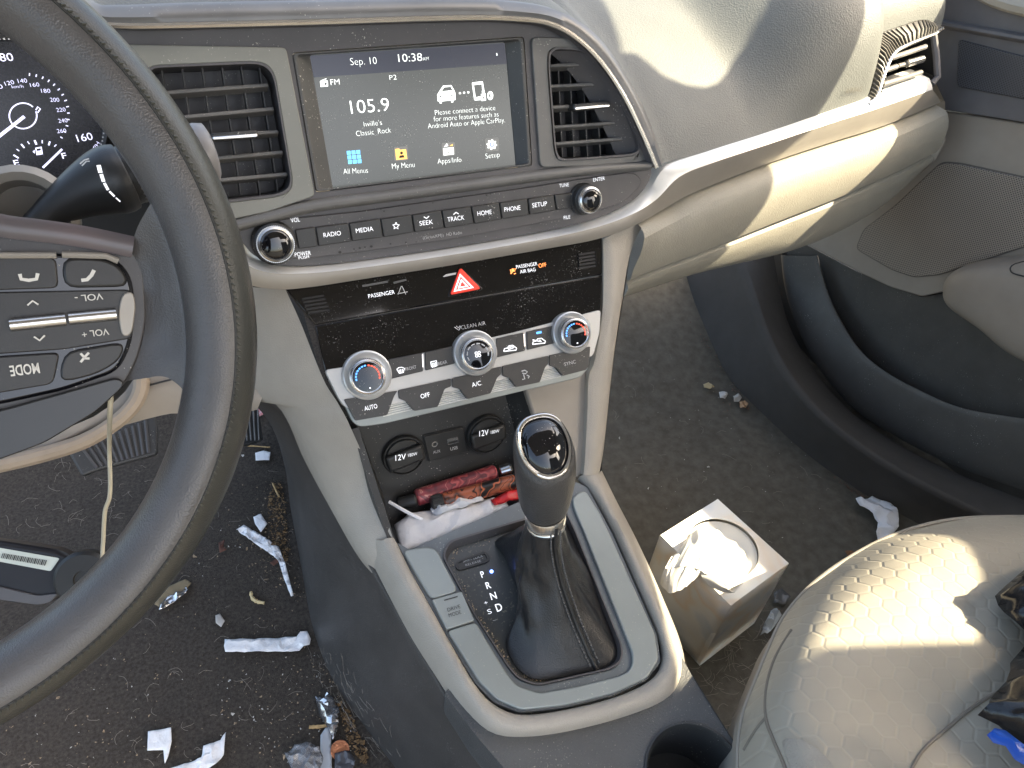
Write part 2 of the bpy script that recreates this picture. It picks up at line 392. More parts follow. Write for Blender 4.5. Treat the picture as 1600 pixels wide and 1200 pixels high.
vent('right screen vent with a curved outer edge, between the screen and the silver trim', VR,
     [((857,103),(955,98)),((859,135),(985,129)),((861,168),(1000,160)),((863,199),(1012,188)),((866,225),(1020,213))],
     [((x, 80 + max(0, x-890)*1.0),(x+8, 246)) for x in (866,884,905,925,945)], ((895,168),(952,163)), FA)
# ---------------------------------------------------------------- touch screen
disp = thing('touch_screen', 'dusty touch screen in the dashboard showing the FM radio at 105.9', 'car display', FA((650, 180)))
INN = [(484,86),(789,66),(806,260),(521,299)]
so_ = [p for p in rnd(pts([(457,83),(818,58),(831,258),(494,300)], FA, .001), .003, 3)]; si_ = rnd(pts(INN, FA, -.0085), .002, 3)
fm = MB().grid([[p - FA.n*.01 for p in so_], so_, [p.lerp(FA((645,180)), .03) for p in so_], si_, [p - FA.n*.004 for p in si_]], cu=True)
ob('screen_frame', fm, mat('screen_frame', (.062,.061,.058), .4, bump=.1, bscale=1500, dust=.35), disp, bev=.0006)
m = mat('screen_glass', (.012,.013,.015), .22, dust=.45, dscale=800, dcol=(.3,.3,.29), emit=(.5,.53,.50), es=.05, var=.05)
DP = FA.moved(-.009)
screen = ob('screen', MB().slab(pts([(482,84),(790,64),(808,261),(520,301)], DP), FA.n, .003), m, disp)
ob('header_bar', MB().slab(pts([(484,87),(788,67),(792,100),(490,121)], DP), FA.n, .0002, top=.0003), mat('screen_header', (.01,.012,.02), .22, emit=(.34,.37,.5), es=.03, var=0), screen)
GW = mat('screen_white', (.75,.77,.75), .5, emit=(.92,.97,.93), es=.40, var=0)
def T(s, a, b, cap, pl=DP, m=GW, par=screen, **k): k['bold'] = k.get('bold', 0) - .008; return text(s, a, b, cap, pl, m, par, **k)
T('Sep. 10', (548,102), (589,100), 11.5); T('10:38', (623,97), (660,95), 12.5, bold=.01); T('AM', (661,95), (670,94), 5.5)
T('FM', (517,133), (531,132), 9, bold=.01); T('P2', (609,125), (620,124), 7.5); T('105.9', (549,178), (609,173), 21, bold=.012)
T("hville's", (569,198), (597,195), 8); T('Classic_Rock', (557,213), (611,207), 8.5)
T('Please connect a device', (680,180), (774,172), 8); T('for more features such as', (678,190), (779,182), 8); T('Android Auto or Apple CarPlay.', (669,201), (789,191), 8)
T('All Menus', (537,272), (575,270), 8.5); T('My Menu', (613,264), (648,261), 8.5); T('Apps/Info', (684,256), (721,253), 8); T('Setup', (759,248), (781,245), 8)
def poly(q, pl, m, par, off=.0004, name='icon', holes=(), r=0, th=.0002):
    o = pts(q, pl); o = rnd(o, r, 3) if r else o
    return ob(name, MB().slab(o, pl.n, th, [pts(h, pl) for h in holes], top=off), m, par)
def circ(c, r, n=14, ry=None): return [(c[0]+r*math.cos(2*math.pi*k/n), c[1]+(ry or r)*math.sin(2*math.pi*k/n)) for k in range(n)]
def lines(L, w, pl, m, par, off=.0006, name='icon'):
    mb = MB()
    for l in L:
        P = pts(l, pl, off); one = (proj(P[0]+pl.x*.001)-proj(P[0])).length/.001
        mb.ribbon(P, pl.n, w/one)
    return ob(name, mb, m, par)
def tile(c, r, m):
    poly([(c[0]-r, c[1]-r+1), (c[0]+r, c[1]-r-1), (c[0]+r+1, c[1]+r-1), (c[0]-r+1, c[1]+r+1)], DP, m, screen, r=.0015)
GB = mat('icon_blue', (.1,.35,.7), .5, emit=(.12,.42,.75), es=.5, var=0); GO = mat('icon_orange', (.8,.4,.1), .5, emit=(.85,.42,.10), es=.45, var=0)
GD = mat('icon_dark', (.05,.05,.05), .5, emit=(.4,.4,.38), es=.12, var=0); GK = mat('icon_ink', (.02,.02,.02), .5, var=0)
for i in range(3):
    for j in range(3):
        x, y = 541.5+i*7.4+j*1, 236+j*7.2-i*.6
        poly([(x,y),(x+6,y-.5),(x+6.6,y+5.5),(x+.7,y+6)], DP, GB, screen)
tile((626,240), 11, GD); poly([(617,233),(623,232),(625,234),(634,233),(636,248),(619,250)], DP, GO, screen, off=.0007); poly(circ((627,239), 2.3), DP, GK, screen, off=.001); poly([(623,247),(624,243),(630,242),(632,246)], DP, GK, screen, off=.001)
tile((700,233), 10.5, GD); poly([(692,232),(708,230),(709,241),(693,243)], DP, GW, screen, off=.0007); poly([(693,230),(698,224),(700,228)], DP, GW, screen, off=.0007); poly([(702,228),(707,225),(707,228)], DP, GO, screen, off=.0008); text('i', (699.7,240.5), (701.7,240.3), 7, DP, GK, screen, off=.0011)
tile((768,226), 10.5, GD)
gear = []
for k in range(32):
    a = 2*math.pi*k/32; r = 8.2 if k % 4 in (0, 1) else 6.2; gear.append((768+r*math.cos(a), 226+r*math.sin(a)))
poly(gear, DP, GW, screen, off=.0007); poly(circ((768,226), 3.8), DP, mat('icon_indigo', (.1,.12,.4), .5, emit=(.15,.2,.5), es=.3, var=0), screen, off=.001); poly(circ((768,226), 1.8), DP, GW, screen, off=.0013)
# car, phone, radio pictures
poly([(686,143),(692,134),(705,133),(709,140),(711,145),(711.5,156),(708,157),(708,160),(705,160),(704.5,157),(690,158.5),(690,161.5),(687,161.5),(686,158.5),(683.5,158),(683,148)], DP, GW, screen,
     holes=[[(689.5,143),(693.5,136.5),(704,135.5),(707,141)], circ((688.5,151), 1.7, 8), circ((706,149.7), 1.7, 8)])
for x in (718.5, 725, 731.5): poly(circ((x, 145.6-.1*(x-718)), 1.7, 10), DP, GW, screen)
poly([(737,129),(754,127),(757,145),(756,156),(741,157)], DP, GW, screen, holes=[[(740,133),(752.5,131.5),(754.5,150),(743,152)]], r=.001)
poly([(751,147),(758,146),(759,157),(752,158)], DP, GW, screen, off=.0008); poly([(752.5,142),(756.5,141.6),(757,146),(753,146.4)], DP, GW, screen, off=.0008); poly(circ((765.5,149.5), 4.6, 14, 7), DP, GW, screen, off=.0008)
lines([[(762.5,147),(768,152.5),(765.5,154.5),(765,144.5),(768,146.5),(763,151.5)], [(755.3,155.5),(754.9,148.5)], [(753.3,152),(755.2,153.5),(757,151)]], .9, DP, GK, screen, off=.0012)
poly([(500,127),(512,126),(512.6,135),(500.8,136)], DP, GW, screen, holes=[circ((508.6,131), 2.2, 10), [(502,129),(505,128.8),(505,130),(502,130.2)]]); lines([[(501,126.5),(510,123)]], 1.1, DP, GW, screen)
poly([(775,83),(776.5,83),(777,87),(775.5,87)], DP, GW, screen)

# ---------------------------------------------------------------- radio strip
RP = FA.moved(.0035)
radio = thing('radio_controls', 'slim row of radio buttons between two round knobs under the touch screen', 'radio controls', FA((680, 345)))
TT = [(459,358),(491,354),(543,348),(592,341),(641,335),(687,328),(733,322),(777,316),(821,310),(862,304),(891,301)]
BB = [(465,388),(496,384),(548,376),(597,370),(645,362),(692,356),(738,349),(781,342),(824,335),(866,328),(893,324)]
bar = rnd(pts([(396,350),(440,342),(560,330),(720,307),(833,291),(900,280),(990,268),(1004,285),(990,300),(970,318),(915,334),(840,349),(700,374),(560,394),(478,404),(425,404),(395,390)], FA), .01, 3)
ob('strip_panel', MB().slab(bar, FA.n, .004, top=.002), M['fascia_dark'], radio, bev=.0008)
lab = [None,'RADIO','MEDIA',None,'SEEK','TRACK','HOME','PHONE','SETUP',None]
for i in range(10):
    a, b, c, d = TT[i], TT[i+1], BB[i+1], BB[i]
    q = [(a[0]+.8,a[1]),(b[0]-.8,b[1]),(c[0]-.8,c[1]),(d[0]+.8,d[1])]
    P = pts(q, FA); mid = (P[0]+P[1]+P[2]+P[3])/4
    k = ob('button', MB().slab(P, FA.n, .006, top=.0052), M['button'], radio, bev=.0008)
    BPl = FA.moved(.0053); off = .0001
    cx, cy = (a[0]+b[0]+c[0]+d[0])/4, (a[1]+b[1]+c[1]+d[1])/4
    if lab[i]:
        w = {'RADIO':13.5,'MEDIA':13.5,'SEEK':10.5,'TRACK':13,'HOME':11,'PHONE':12.5,'SETUP':11.5}[lab[i]]; s = -.135; dy = 6 if lab[i] in ('SEEK','TRACK') else 3.6
        text(lab[i], (cx-w, cy+dy-s*w*.99), (cx+w, cy+dy+s*w), 7, BPl, M['white'], k, off=.0003, bold=.008)
        if lab[i] == 'SEEK': lines([[(cx-4,cy-6.5),(cx,cy-4),(cx+4,cy-7.5)]], 1.3, BPl, M['white'], k)
        if lab[i] == 'TRACK': lines([[(cx-4,cy-3.5),(cx,cy-7),(cx+4,cy-4.5)]], 1.3, BPl, M['white'], k)
    if i == 3:
        st = []
        for j in range(11):
            an = -math.pi/2 + j*math.pi/5; r = 5.6 if j % 2 == 0 else 2.5; st.append((cx+r*math.cos(an), cy+1+r*math.sin(an)))
        lines([st], 1.2, BPl, M['white'], k)
RT = FA.moved(.0022)
for s, a, b, c in (('VOL',(455,348),(469,346),7),('POWER',(461,401),(486,398),6.5),('PUSH',(467,405.5),(483,403),4.5),('TUNE',(874,293),(889,291),5.5),('ENTER',(927,284),(945,281),5.5),('FILE',(881,343),(891,341.5),5.5)):
    text(s, a, b, c, RT, M['white'], radio, off=.0004, bold=.006)
text('((SiriusXM))', (661,374), (693,369.5), 5, RT, M['printdim'], radio, off=.0004); text('HD Radio', (698,369), (722,365.5), 5, RT, M['printdim'], radio, off=.0004)
def knurl(c, ax, r, h0, h1, n=60):
    ax = Vector(ax).normalized(); u = ax.orthogonal().normalized(); w = ax.cross(u); mb = MB()
    rows = []
    for h, e in ((h0, .0), (h0, 1), (h1, 1), (h1, 0)):
        rows.append([Vector(c) + ax*h + (u*math.cos(2*math.pi*k/(2*n)) + w*math.sin(2*math.pi*k/(2*n)))*(r - (.0006 if k % 2 and e else 0) - (0 if e else .0008)) for k in range(2*n)])
    return mb.grid(rows, cu=True, cap=True)
KN = mat('knurl_metal', (.42,.42,.42), .3, metal=.9, dust=.2)
def radio_knob(c, r, cap, sc, label):
    C = RT(c); ax = FA.n
    k = ob('knob', MB().lathe(C, ax, [(r*1.08,0),(r*1.08,.002),(r*.98,.0035),(r*.98,.010),(r*.9,.0115)], 40), M['black'], radio, bev=0, label=label)
    ob('knurled_ring', knurl(C, ax, r*.90, .009, .0145), KN, k, ang=20)
    ob('bright_ring', MB().lathe(C, ax, [(r*.86,.0135),(r*.84,.016),(r*.74,.017),(r*.70,.0163)], 40), M['chrome'], k)
    ob('cap', MB().lathe(C, ax, [(r*.71,.0155)] + [(r*.71*math.cos(a), .0162+.0032*math.sin(a)) for a in (0,.3,.6,.9,1.2,1.45,1.57)], 40), M['knobgloss'], k)
radio_knob((428,379), .0166, 0, 0, None); radio_knob((911,311), .0138, 0, 0, None)

# ---------------------------------------------------------------- climate panel
clim = thing('climate_panel', 'gloss black and silver climate control panel with three round dials', 'climate controls', CL((735, 510)))
g1 = [(450,455),(940,375),(941,429),(492,508)]; g2 = [(492,508),(941,429),(938,489),(511,593)]
g1o = pts([(447,452),(941,371),(941,429),(492,508)], CL, .002)
slots = []
ob('gloss_panel', MB().slab(g1o, CL.n, .012), M['gloss'], clim, bev=.0012)
G2 = Pl(CL((492,508), .002), nrm(47), (1,0,0))
g2p = [CL((492.3,509), .0015), CL((941,430), .0015), G2((939,490)), G2((511,594))]
ob('gloss_panel', MB().slab(g2p, G2.n, .01), M['gloss'], clim, bev=.0008)
GP = CL.moved(.0021)
for (x0, y0, dx, dy, w, n, lx) in ((471,466,2.3,5.4,35,5,0),(902,397,.3,5.2,26,5,0)):
    for i in range(n):
        a = (x0+dx*i, y0+dy*i); b = (a[0]+w, a[1]-w*.155)
        sl_ = rnd(pts([a, b, (b[0]+.6,b[1]+3.2), (a[0]+.6,a[1]+3.2)], CL), .001, 2)
        o_ = rnd(pts([(a[0]-1.2,a[1]-1), (b[0]+1.2,b[1]-1.2), (b[0]+2,b[1]+4.4), (a[0]-.4,a[1]+4.4)], CL), .0015, 2)
        g = ob('grille_slot', MB().slab(o_, CL.n, .0008, [sl_], top=.0030), M['knobgloss'], clim, bev=.0003)
        ob('slot_opening', MB().slab(sl_, CL.n, .0002, top=.0024), M['dark'], g)
for s, a, b, c, mm in (('PASSENGER',(576,466),(617,459),6.2,'white'),('PASSENGER',(807,420),(840,414.5),5.5,'white'),('AIR BAG',(813,427.5),(837,423.5),5.5,'white'),('OFF',(842,418.5),(854,416.5),6.3,'orange')):
    text(s, a, b, c, GP, M[mm], clim, off=.0006, bold=.008)
text('CLEAN AIR', (721,515), (759,507.5), 6.2, G2, M['printdim'], clim, off=.0006); lines([[(710,511),(714,514),(717,516),(720,510)],[(713,509.5),(716,512.5),(719,509)]], 1, G2, M['printdim'], clim)
poly(circ((801,421.5), 2.1), GP, M['orange'], clim, off=.0005); lines([[(798,428),(801,424),(805,423)],[(797.5,421),(799,427)],[(803,428),(806,427)],[(804,420.5),(806,420)]], 1.4, GP, M['orange'], clim)
for l in ([(566,447),(606,440)], [(615,442),(635,437)]): lines([l], 3.2, GP, mat('faint_sensor', (.12,.12,.12), .3, var=0), clim, off=.0004)
lines([[(627,447),(622,460)],[(628,447),(634,460)],[(621,459),(637,456)]], 1, GP, M['printdim'], clim)
poly([(692,432),(697,428.5),(714,425.5),(712,429),(693,433)], GP, M['printdim'], clim)
# hazard switch
tri = rnd(pts([(717,418.5),(701.5,461.5),(749.5,452)], CL), .003, 4); hz = ob('hazard_button', MB().slab(tri, CL.n, .008, top=.0052), M['red'], clim, bev=.0012)
c0 = Vector((722.7,445))
def triq(k): return [tuple(c0 + (Vector(q)-c0)*k) for q in ((716.5,418.5),(701.5,461.5),(749.5,452))]
HP = CL.moved(.0053)
poly(triq(.66), HP, M['white'], hz, off=.0003, name='white_triangle', holes=[triq(.50)]); poly(triq(.36), HP, M['white'], hz, off=.0003, name='white_triangle', holes=[triq(.20)])
brd = rnd(pts([(716.6,414.5),(697.5,464.8),(754.5,453.2)], CL), .003, 4); ob('hazard_surround', MB().slab(brd, CL.n, .004, top=.0032), M['knobgloss'], clim, bev=.0006)
# silver band that carries the dials
SB = Pl(G2((511,594)), nrm(40), (1,0,0)).moved(.0005)
ob('silver_band', MB().slab(rnd(pts([(506,578),(560,570),(600,565),(720,538),(800,520),(937,484),(935,520),(925,556),(905,564),(760,600),(615,632),(560,640),(538,637),(528,622)], SB), .004, 3), SB.n, .012, top=.003), mat('band_silver', (.46,.46,.45), .36, metal=.25, var=.04, dust=.2), clim, bev=.0025, seg=3)
KP = SB.moved(.0032)
def cbutton(q, name='button'):
    P = rnd(pts(q, SB), .0008, 2); return ob(name, MB().slab(P, SB.n, .006, top=.0045), M['button'], clim, bev=.0009)
BQ = [[(606,561.5),(658,551.5),(659.5,580),(609,592)],[(662,550.5),(708,540.5),(709,568),(663,579)],[(773,529),(816,519.5),(818,548),(774,558.5)],[(820,518.5),(862,509),(864,536.5),(821,547)]]
bt = [cbutton(q) for q in BQ]; TP = SB.moved(.0046)
text('FRONT', (634,579.5), (651,575.5), 5, TP, M['printdim'], bt[0], off=.0004, bold=.006); text('REAR', (685,571), (699,567.5), 5, TP, M['printdim'], bt[1], off=.0004, bold=.006)
lines([[(620,577),(623,574.5),(628,573.8),(632,575.5),(630,582),(624,583.3),(620,577)],[(624,583.5),(623.6,577.5)],[(626.5,583.3),(626,577)],[(629,582.5),(628.6,576.5)]], 1.2, TP, M['white'], bt[0])
lines([[(673,565.5),(682,563.5),(683,571),(674,573),(673,565.5)],[(676,574.5),(675.6,567)],[(678.5,573.8),(678,566.5)],[(681,573),(680.6,566)]], 1.2, TP, M['white'], bt[1])
def carpic(x, y, b, arrow):
    lines([[(x-10,y+4),(x-9,y),(x-4,y-1.5),(x-2,y-4.5),(x+4,y-5.5),(x+8,y-2.5),(x+10,y-1),(x+9.5,y+2),(x-10,y+4)], arrow], 1.3, TP, M['white'], b)
carpic(797,545, bt[2], [(793,544),(801,541),(803,543),(795,546),(793,544)]); carpic(842,534, bt[3], [(832,531),(846,534),(843,531)])
lines([[(838,520.5),(846,518.8)]], 3, TP, M['blueprint'], bt[3])
for (a, b, k) in (((629,559.5),(640,557.5),bt[0]),((680,549),(690,547),bt[1]),((792,525.5),(801,523.5),bt[2])): lines([[a,b]], 1.6, TP, M['printdark'], k)
for a, b in (((660,553.5),(661,574)),((818.5,521.5),(820,541))): lines([[a, b]], 2, SB.moved(.004), M['chrome'], clim, off=.001, name='divider')
def dial(c, r, col):
    C = KP(c); ax = (SB.n*.93 + UP*.0 + Vector((-.12,-.1,0))).normalized()
    d = ob('dial', MB().lathe(C, SB.n, [(r,-.004),(r,.003),(r*.985,.0048),(r*.93,.0056),(r*.80,.0042),(r*.72,.0040)], 56), M['chrome2'], clim)
    ob('knurled_ring', knurl(C, ax, r*.735, .003, .0135, 54), KN, d, ang=20)
    ob('bright_ring', MB().lathe(C, ax, [(r*.73,.0130),(r*.70,.0155),(r*.64,.0162),(r*.61,.0155)], 48), M['chrome'], d)
    face = ob('dial_face', MB().lathe(C, ax, [(r*.62,.0148),(r*.62,.0154),(r*.55,.0158),(0,.0160)], 48), M['knobgloss'], d)
    # printed scale, in the plane of the face
    fp = Pl(C + ax*.0161, ax, (1,0,0)); rr = r*.46
    def arc(a0, a1, mm, w=.0012, k=8):
        mb = MB(); mb.ribbon([fp.at(rr*math.cos(R(a0+(a1-a0)*i/k)), rr*math.sin(R(a0+(a1-a0)*i/k))) for i in range(k+1)], ax, w, .0002); ob('scale_mark', mb, mm, d)
    if col == 'temp':
        for i in range(7): arc(188-i*15, 188-i*15-10, M['blueprint'], k=2)
        for i in range(7): arc(80-i*15, 80-i*15-10, M['redprint'], k=2)
        dd = MB(); dd.lathe(fp.at(.0, -r*.45), ax, [(.0007,0),(.0007,.0003)], 8); ob('pointer_dot', dd, M['white'], d)
    else:
        for i in range(8): arc(205-i*29, 205-i*29-21, M['printdim'], .0006+.0001*i, 3)
        for sx_, sy_ in ((-1,1),(1,1),(-1,-1),(1,-1)):
            mb = MB(); ce = Vector((sx_*.0013, sy_*.0013)); mb.ribbon([fp.at(ce.x+.0011*math.cos(k*.63), ce.y+.0011*math.sin(k*.63)) for k in range(11)], ax, .0006, .0002); ob('fan_blade', mb, M['white'], d)
M['chrome2'] = mat('dial_satin', (.62,.62,.61), .3, metal=.5, var=.03, dust=.12)
dial((573,586), .0212, 'temp'); dial((741,551.5), .0206, 'fan'); dial((891,520), .0200, 'temp')
# lower row: ribbed silver frame and five tab buttons
LB = SB.moved(-.001)
ob('lower_frame', MB().slab(rnd(pts([(530,616),(620,608),(800,566),(920,538),(919,576),(905,590),(720,634),(600,662),(562,667),(551,660)], LB), .004, 3), LB.n, .01, top=.001), M['plate'], clim, bev=.002, seg=3)
RIB = [((605,619),(640,610),(648,640),(598,652)),((692,605),(719,599),(731,624),(676,637)),((770,588),(795,582),(805,606),(756,617)),((847,572),(868,567),(876,589),(834,599))]
for a, b, c, d in RIB:
    for i in range(9):
        t = (i+.5)/9; A_ = LB(Vector(a).lerp(Vector(d), t)); B_ = LB(Vector(b).lerp(Vector(c), t)); mb = MB(); mb.tube([A_+LB.n*.0008, B_+LB.n*.0008], .0007, 6); ob('rib', mb, M['band'] if 'band' in M else M['silver'], clim)
TB = [('AUTO',[(536,624),(619,610),(613.5,619),(603,648),(554,656.5)]),('OFF',[(620,609.5),(702,591.5),(702,603.5),(692,607.5),(681.5,635),(645,641.5),(632,626.5),(621.5,622.5)]),
      ('A/C',[(703.5,591),(780,572.5),(780,584),(773.5,590),(763.5,614),(727.5,623),(715.5,607.5),(704,604.5)]),('',[(781.5,572),(853,556),(853,568),(847.5,574.5),(839.5,597),(803.5,604.5),(792.5,590.5),(782,587)]),
      ('SYNC',[(854.5,555.5),(918,541.5),(916,572),(911,578),(875.5,587),(865.5,574.5),(855,571)])]
tp = {'AUTO':((570,642),(590,637.5)),'OFF':((658,623),(672,619.5)),'A/C':((738,605),(752,601.5)),'SYNC':((882,572),(900,567.5))}
for s, q in TB:
    k = ob('button', MB().slab(rnd(pts(q, LB), .0012, 3), LB.n, .009, top=.0062), M['button'], clim, bev=.002, seg=3); P6 = LB.moved(.0063)
    if s: text(s, *tp[s], 7 if s != 'SYNC' else 5.5, P6, M['white'] if s != 'SYNC' else M['printdim'], k, off=.0004, bold=.01)
    else: lines([[(815,580),(820,578.5),(824,581),(821,584),(816,583)],[(818,585),(820,592),(816,593)],[(823,586),(827,588),(825,591)]], 1.6, P6, M['printdim'], k)
    c = Vector(q[0]).lerp(Vector(q[1]), .5); lines([[(c.x-4,c.y+7),(c.x+4,c.y+5)]], 1.6, P6, M['printdark'], k)

# water spots dried on the strip below the buttons
rs = random.Random(3)
for x, y, r in ((531,394,2.6),(553,389,1.4),(562,387.5,2.0),(570,386,1.6),(580,385,2.4),(610,381,1.5),(634,378.5,1.5),(650,378,1.0),(556,392,1.0),(600,330,1.4),(595,327,1.2),(623,322,1.2),(676,317,1.2),(760,305,1.6),(766,303,1.2),(640,327,1.0),(700,366,1.1),(745,358,1.0)):
    mb = MB(); mb.slab([RT((x+r*math.cos(k*.785), y+.8*r*math.sin(k*.785))) for k in range(8)], FA.n, .0001, top=.0004); ob('water_spot', mb, mat('water_spot', (.03,.029,.028), .7, var=0) if 'water_spot' not in bpy.data.materials else bpy.data.materials['water_spot'], radio)
# ---------------------------------------------------------------- centre console
con = thing('centre_console', 'beige and silver centre console between the seats with a dark side panel', 'console', (.19, .28, 0))
# cheeks: the beige columns either side of the climate panel, running down into the console border
Lr = [(446,452),(470,505),(505,592),(528,630),(548,668),(585,755),(612,835),(626,868)]
Ll = [(330,440),(352,520),(372,578),(396,624),(440,642),(520,800),(560,870),(590,905)]
def lad(q, i):        # left edge sits deeper than the face
    return CL(q, -.055 + .012*0) if i < 4 else PT(q, -.03)
fr = [CL(Lr[i], .0045) if i < 5 else (CL(Lr[i], .0045).lerp(PT(Lr[i], .004 if i < 7 else -.003), [0,0,0,0,0,.5,.9,1][i]) ) for i in range(8)]
le = [CL(q, o) for q, o in zip(Ll, (-.05,-.055,-.06,-.065,-.05,-.035,-.02,-.015))]
le = [(a if i < 5 else a.lerp(PT(Ll[i], -.03 if i < 7 else -.042), (0,0,0,0,0,.5,.9,1)[i])) for i, a in enumerate(le)]
F1 = cm(fr, 6); F2 = cm(le, 6); rows = []
rows.append([p - CL.n*.012 + Vector((.0005,0,0)) for p in F1]); rows.append(F1)
bulge = CL.n*.004 + Vector((-.006, 0, 0))
for t in (.06, .2, .4, .6, .8, 1): rows.append([a.lerp(b, t) + bulge*math.sin(math.pi*min(t*1.0, 1)) for a, b in zip(F1, F2)])
rows.append([p + Vector((-.01,.06,0)) for p in F2])
ob('cheek', MB().grid(rows), M['beige'], con, ang=60)
# right cheek: front face with a rounded outer edge
Rl = [(942,374),(943,420),(941,490),(930,560),(920,590),(918,640),(915,700),(912,742)]
Rm = [(958,366),(962,420),(960,490),(950,560),(944,610),(938,660),(934,710),(930,742)]
Rr = [(1010,340),(985,395),(972,470),(960,550),(953,610),(948,660),(942,710),(936,742)]
a1 = cm([CL(q, .004) for q in Rl], 5); a2 = cm([CL(q, .005) for q in Rm], 5); a3 = cm([CL(q, -.006) for q in Rr], 5)
ob('cheek', MB().grid([[p - CL.n*.01 for p in a1], a1, [x.lerp(y, .5)+CL.n*.002 for x, y in zip(a1, a2)], a2, [x.lerp(y, .6)+CL.n*.002 for x, y in zip(a2, a3)], a3, [p + Vector((-.004,.05,0)) for p in a3], [p + Vector((-.02,.16,-.02)) for p in a3]]), M['beige'], con, ang=60)
# inner wall on the right under the climate panel
iw = [(822,606),(918,578),(922,640),(918,700),(913,744),(902,748),(880,728),(852,690),(836,650)]
ob('inner_wall', MB().slab(rnd(pts(iw, CL), .003, 2), CL.n, .01, top=-.003), M['beige2'], con, bev=.002)
# storage tray
tray = thing('storage_tray', 'open black storage tray under the climate panel with two sockets and a USB port', 'storage tray', CB((690, 720)))
tw = [(552,668),(800,606),(834,640),(880,725),(905,755),(800,790),(690,805),(612,806),(598,770)]
bw = pts(tw, CB)
x0, x1 = .088, .285
zf = .226
back = [[Vector((x, CB.at(x-.188, yy).y, CB.at(x-.188, yy).z)) for x in (.072, .12, .18, .24, .285)] for yy in (.03, -.02, -.06)]
last = back[-1]; cv = []
for t in (.35, .7, 1): cv.append([Vector((p.x, p.y - .025*t - .01*t*t, p.z - .055*math.sin(t*math.pi/2))) for p in last])
cv = [[Vector((max(p.x, .093), p.y, p.z)) for p in r] for r in cv]
flr = [Vector((max(p.x, .100), .345, cv[-1][0].z - .003)) for p in last]
ob('tray_body', MB().grid(back + cv + [flr]), M['black'], tray, ang=50)
lw = [CB((555,664), .0), CB((598,770), -.004), Vector((.088,.40,.215)), Vector((.09,.345,.215)), PT((628,868),-.001), PT((612,828),.004), CL((560,668),-.004)]
ob('side_wall', MB().add(lw + [p + Vector((-.006,0,0)) for p in lw], [tuple(range(7)), tuple(range(13,6,-1))] + [(i,(i+1)%7,7+(i+1)%7,7+i) for i in range(7)]), M['black'], tray)
lw = [CB((788,612), .0), CB((806,680), .0), CB((830,735),.0), Vector((.245,.40,.215)), Vector((.25,.36,.215)), PT((870,762),.0), CL((850,690),-.01), CL((826,640),-.01), CL((820,606),-.01)]
n_ = len(lw)
ob('side_wall', MB().add(lw + [p + Vector((.006,0.004,0)) for p in lw], [tuple(range(n_)), tuple(range(2*n_-1,n_-1,-1))] + [(i,(i+1)%n_,n_+(i+1)%n_,n_+i) for i in range(n_)]), M['black'], tray)
def socket(c, rot, a, b, a2, b2):
    C = CB(c, .001)
    s = ob('power_socket', MB().lathe(C, CB.n, [(.0205,0),(.0205,.003),(.0195,.0045),(.0185,.0045),(.018,.0025),(.0145,.0022)], 48), M['socket'], tray)
    xd = (CB.x*math.cos(R(rot)) + CB.y*math.sin(R(rot))); yd = CB.n.cross(xd)
    ob('socket_cap', MB().lathe(C, CB.n, [(.0172,.001),(.0172,.0045),(.0165,.0052),(0,.0054)], 48), M['socket'], s)
    ob('grip_bar', MB().box(C + CB.n*.0075, xd, yd, CB.n, .036, .017, .006), M['socket'], s, bev=.003, seg=3)
    P_ = CB.moved(.0118)
    text('12V', a, b, 9, P_, M['white'], s, off=.0002, bold=.006); text('180W', a2, b2, 5, P_, M['white'], s, off=.0002)
socket((630,710), 8, (618,720), (634,717.5), (638,714), (652,711)); socket((759,677), 6, (749,682), (763,679.5), (767,678), (780,675.5))
up = rnd(pts([(661,681),(722,667),(731,704),(670,720)], CB, .001), .0015, 2); usb = ob('usb_panel', MB().slab(up, CB.n, .003, top=.0022), M['socket'], tray, bev=.0006)
ud = rnd(pts([(659.6,680),(723,665.5),(732.5,705),(669,721.5)], CB, .001), .0015, 2); ob('panel_gap', MB().slab(ud, CB.n, .003, top=.0006), M['dark'], tray)
UPl = CB.moved(.0033); C = UPl((679,694)); ob('aux_jack', MB().lathe(C, CB.n, [(.0026,-.001),(.0032,0),(.0030,.0006),(.0019,.0006),(.0018,-.0005)], 20), M['chrome'], usb)
ob('usb_port', MB().slab(rnd(pts([(698,686),(715,682),(716,691),(699.5,695)], UPl), .0004, 2), CB.n, .0006, [rnd(pts([(700,690.5),(714.5,687),(715,690),(700.5,693.7)], UPl), .0002, 2)], top=.0006), M['chrome'], usb)
text('AUX', (677,709), (688,706.5), 4.5, UPl, M['printdim'], usb, off=.0002); text('USB', (704,704), (715,701.5), 5, UPl, M['printdim'], usb, off=.0002)

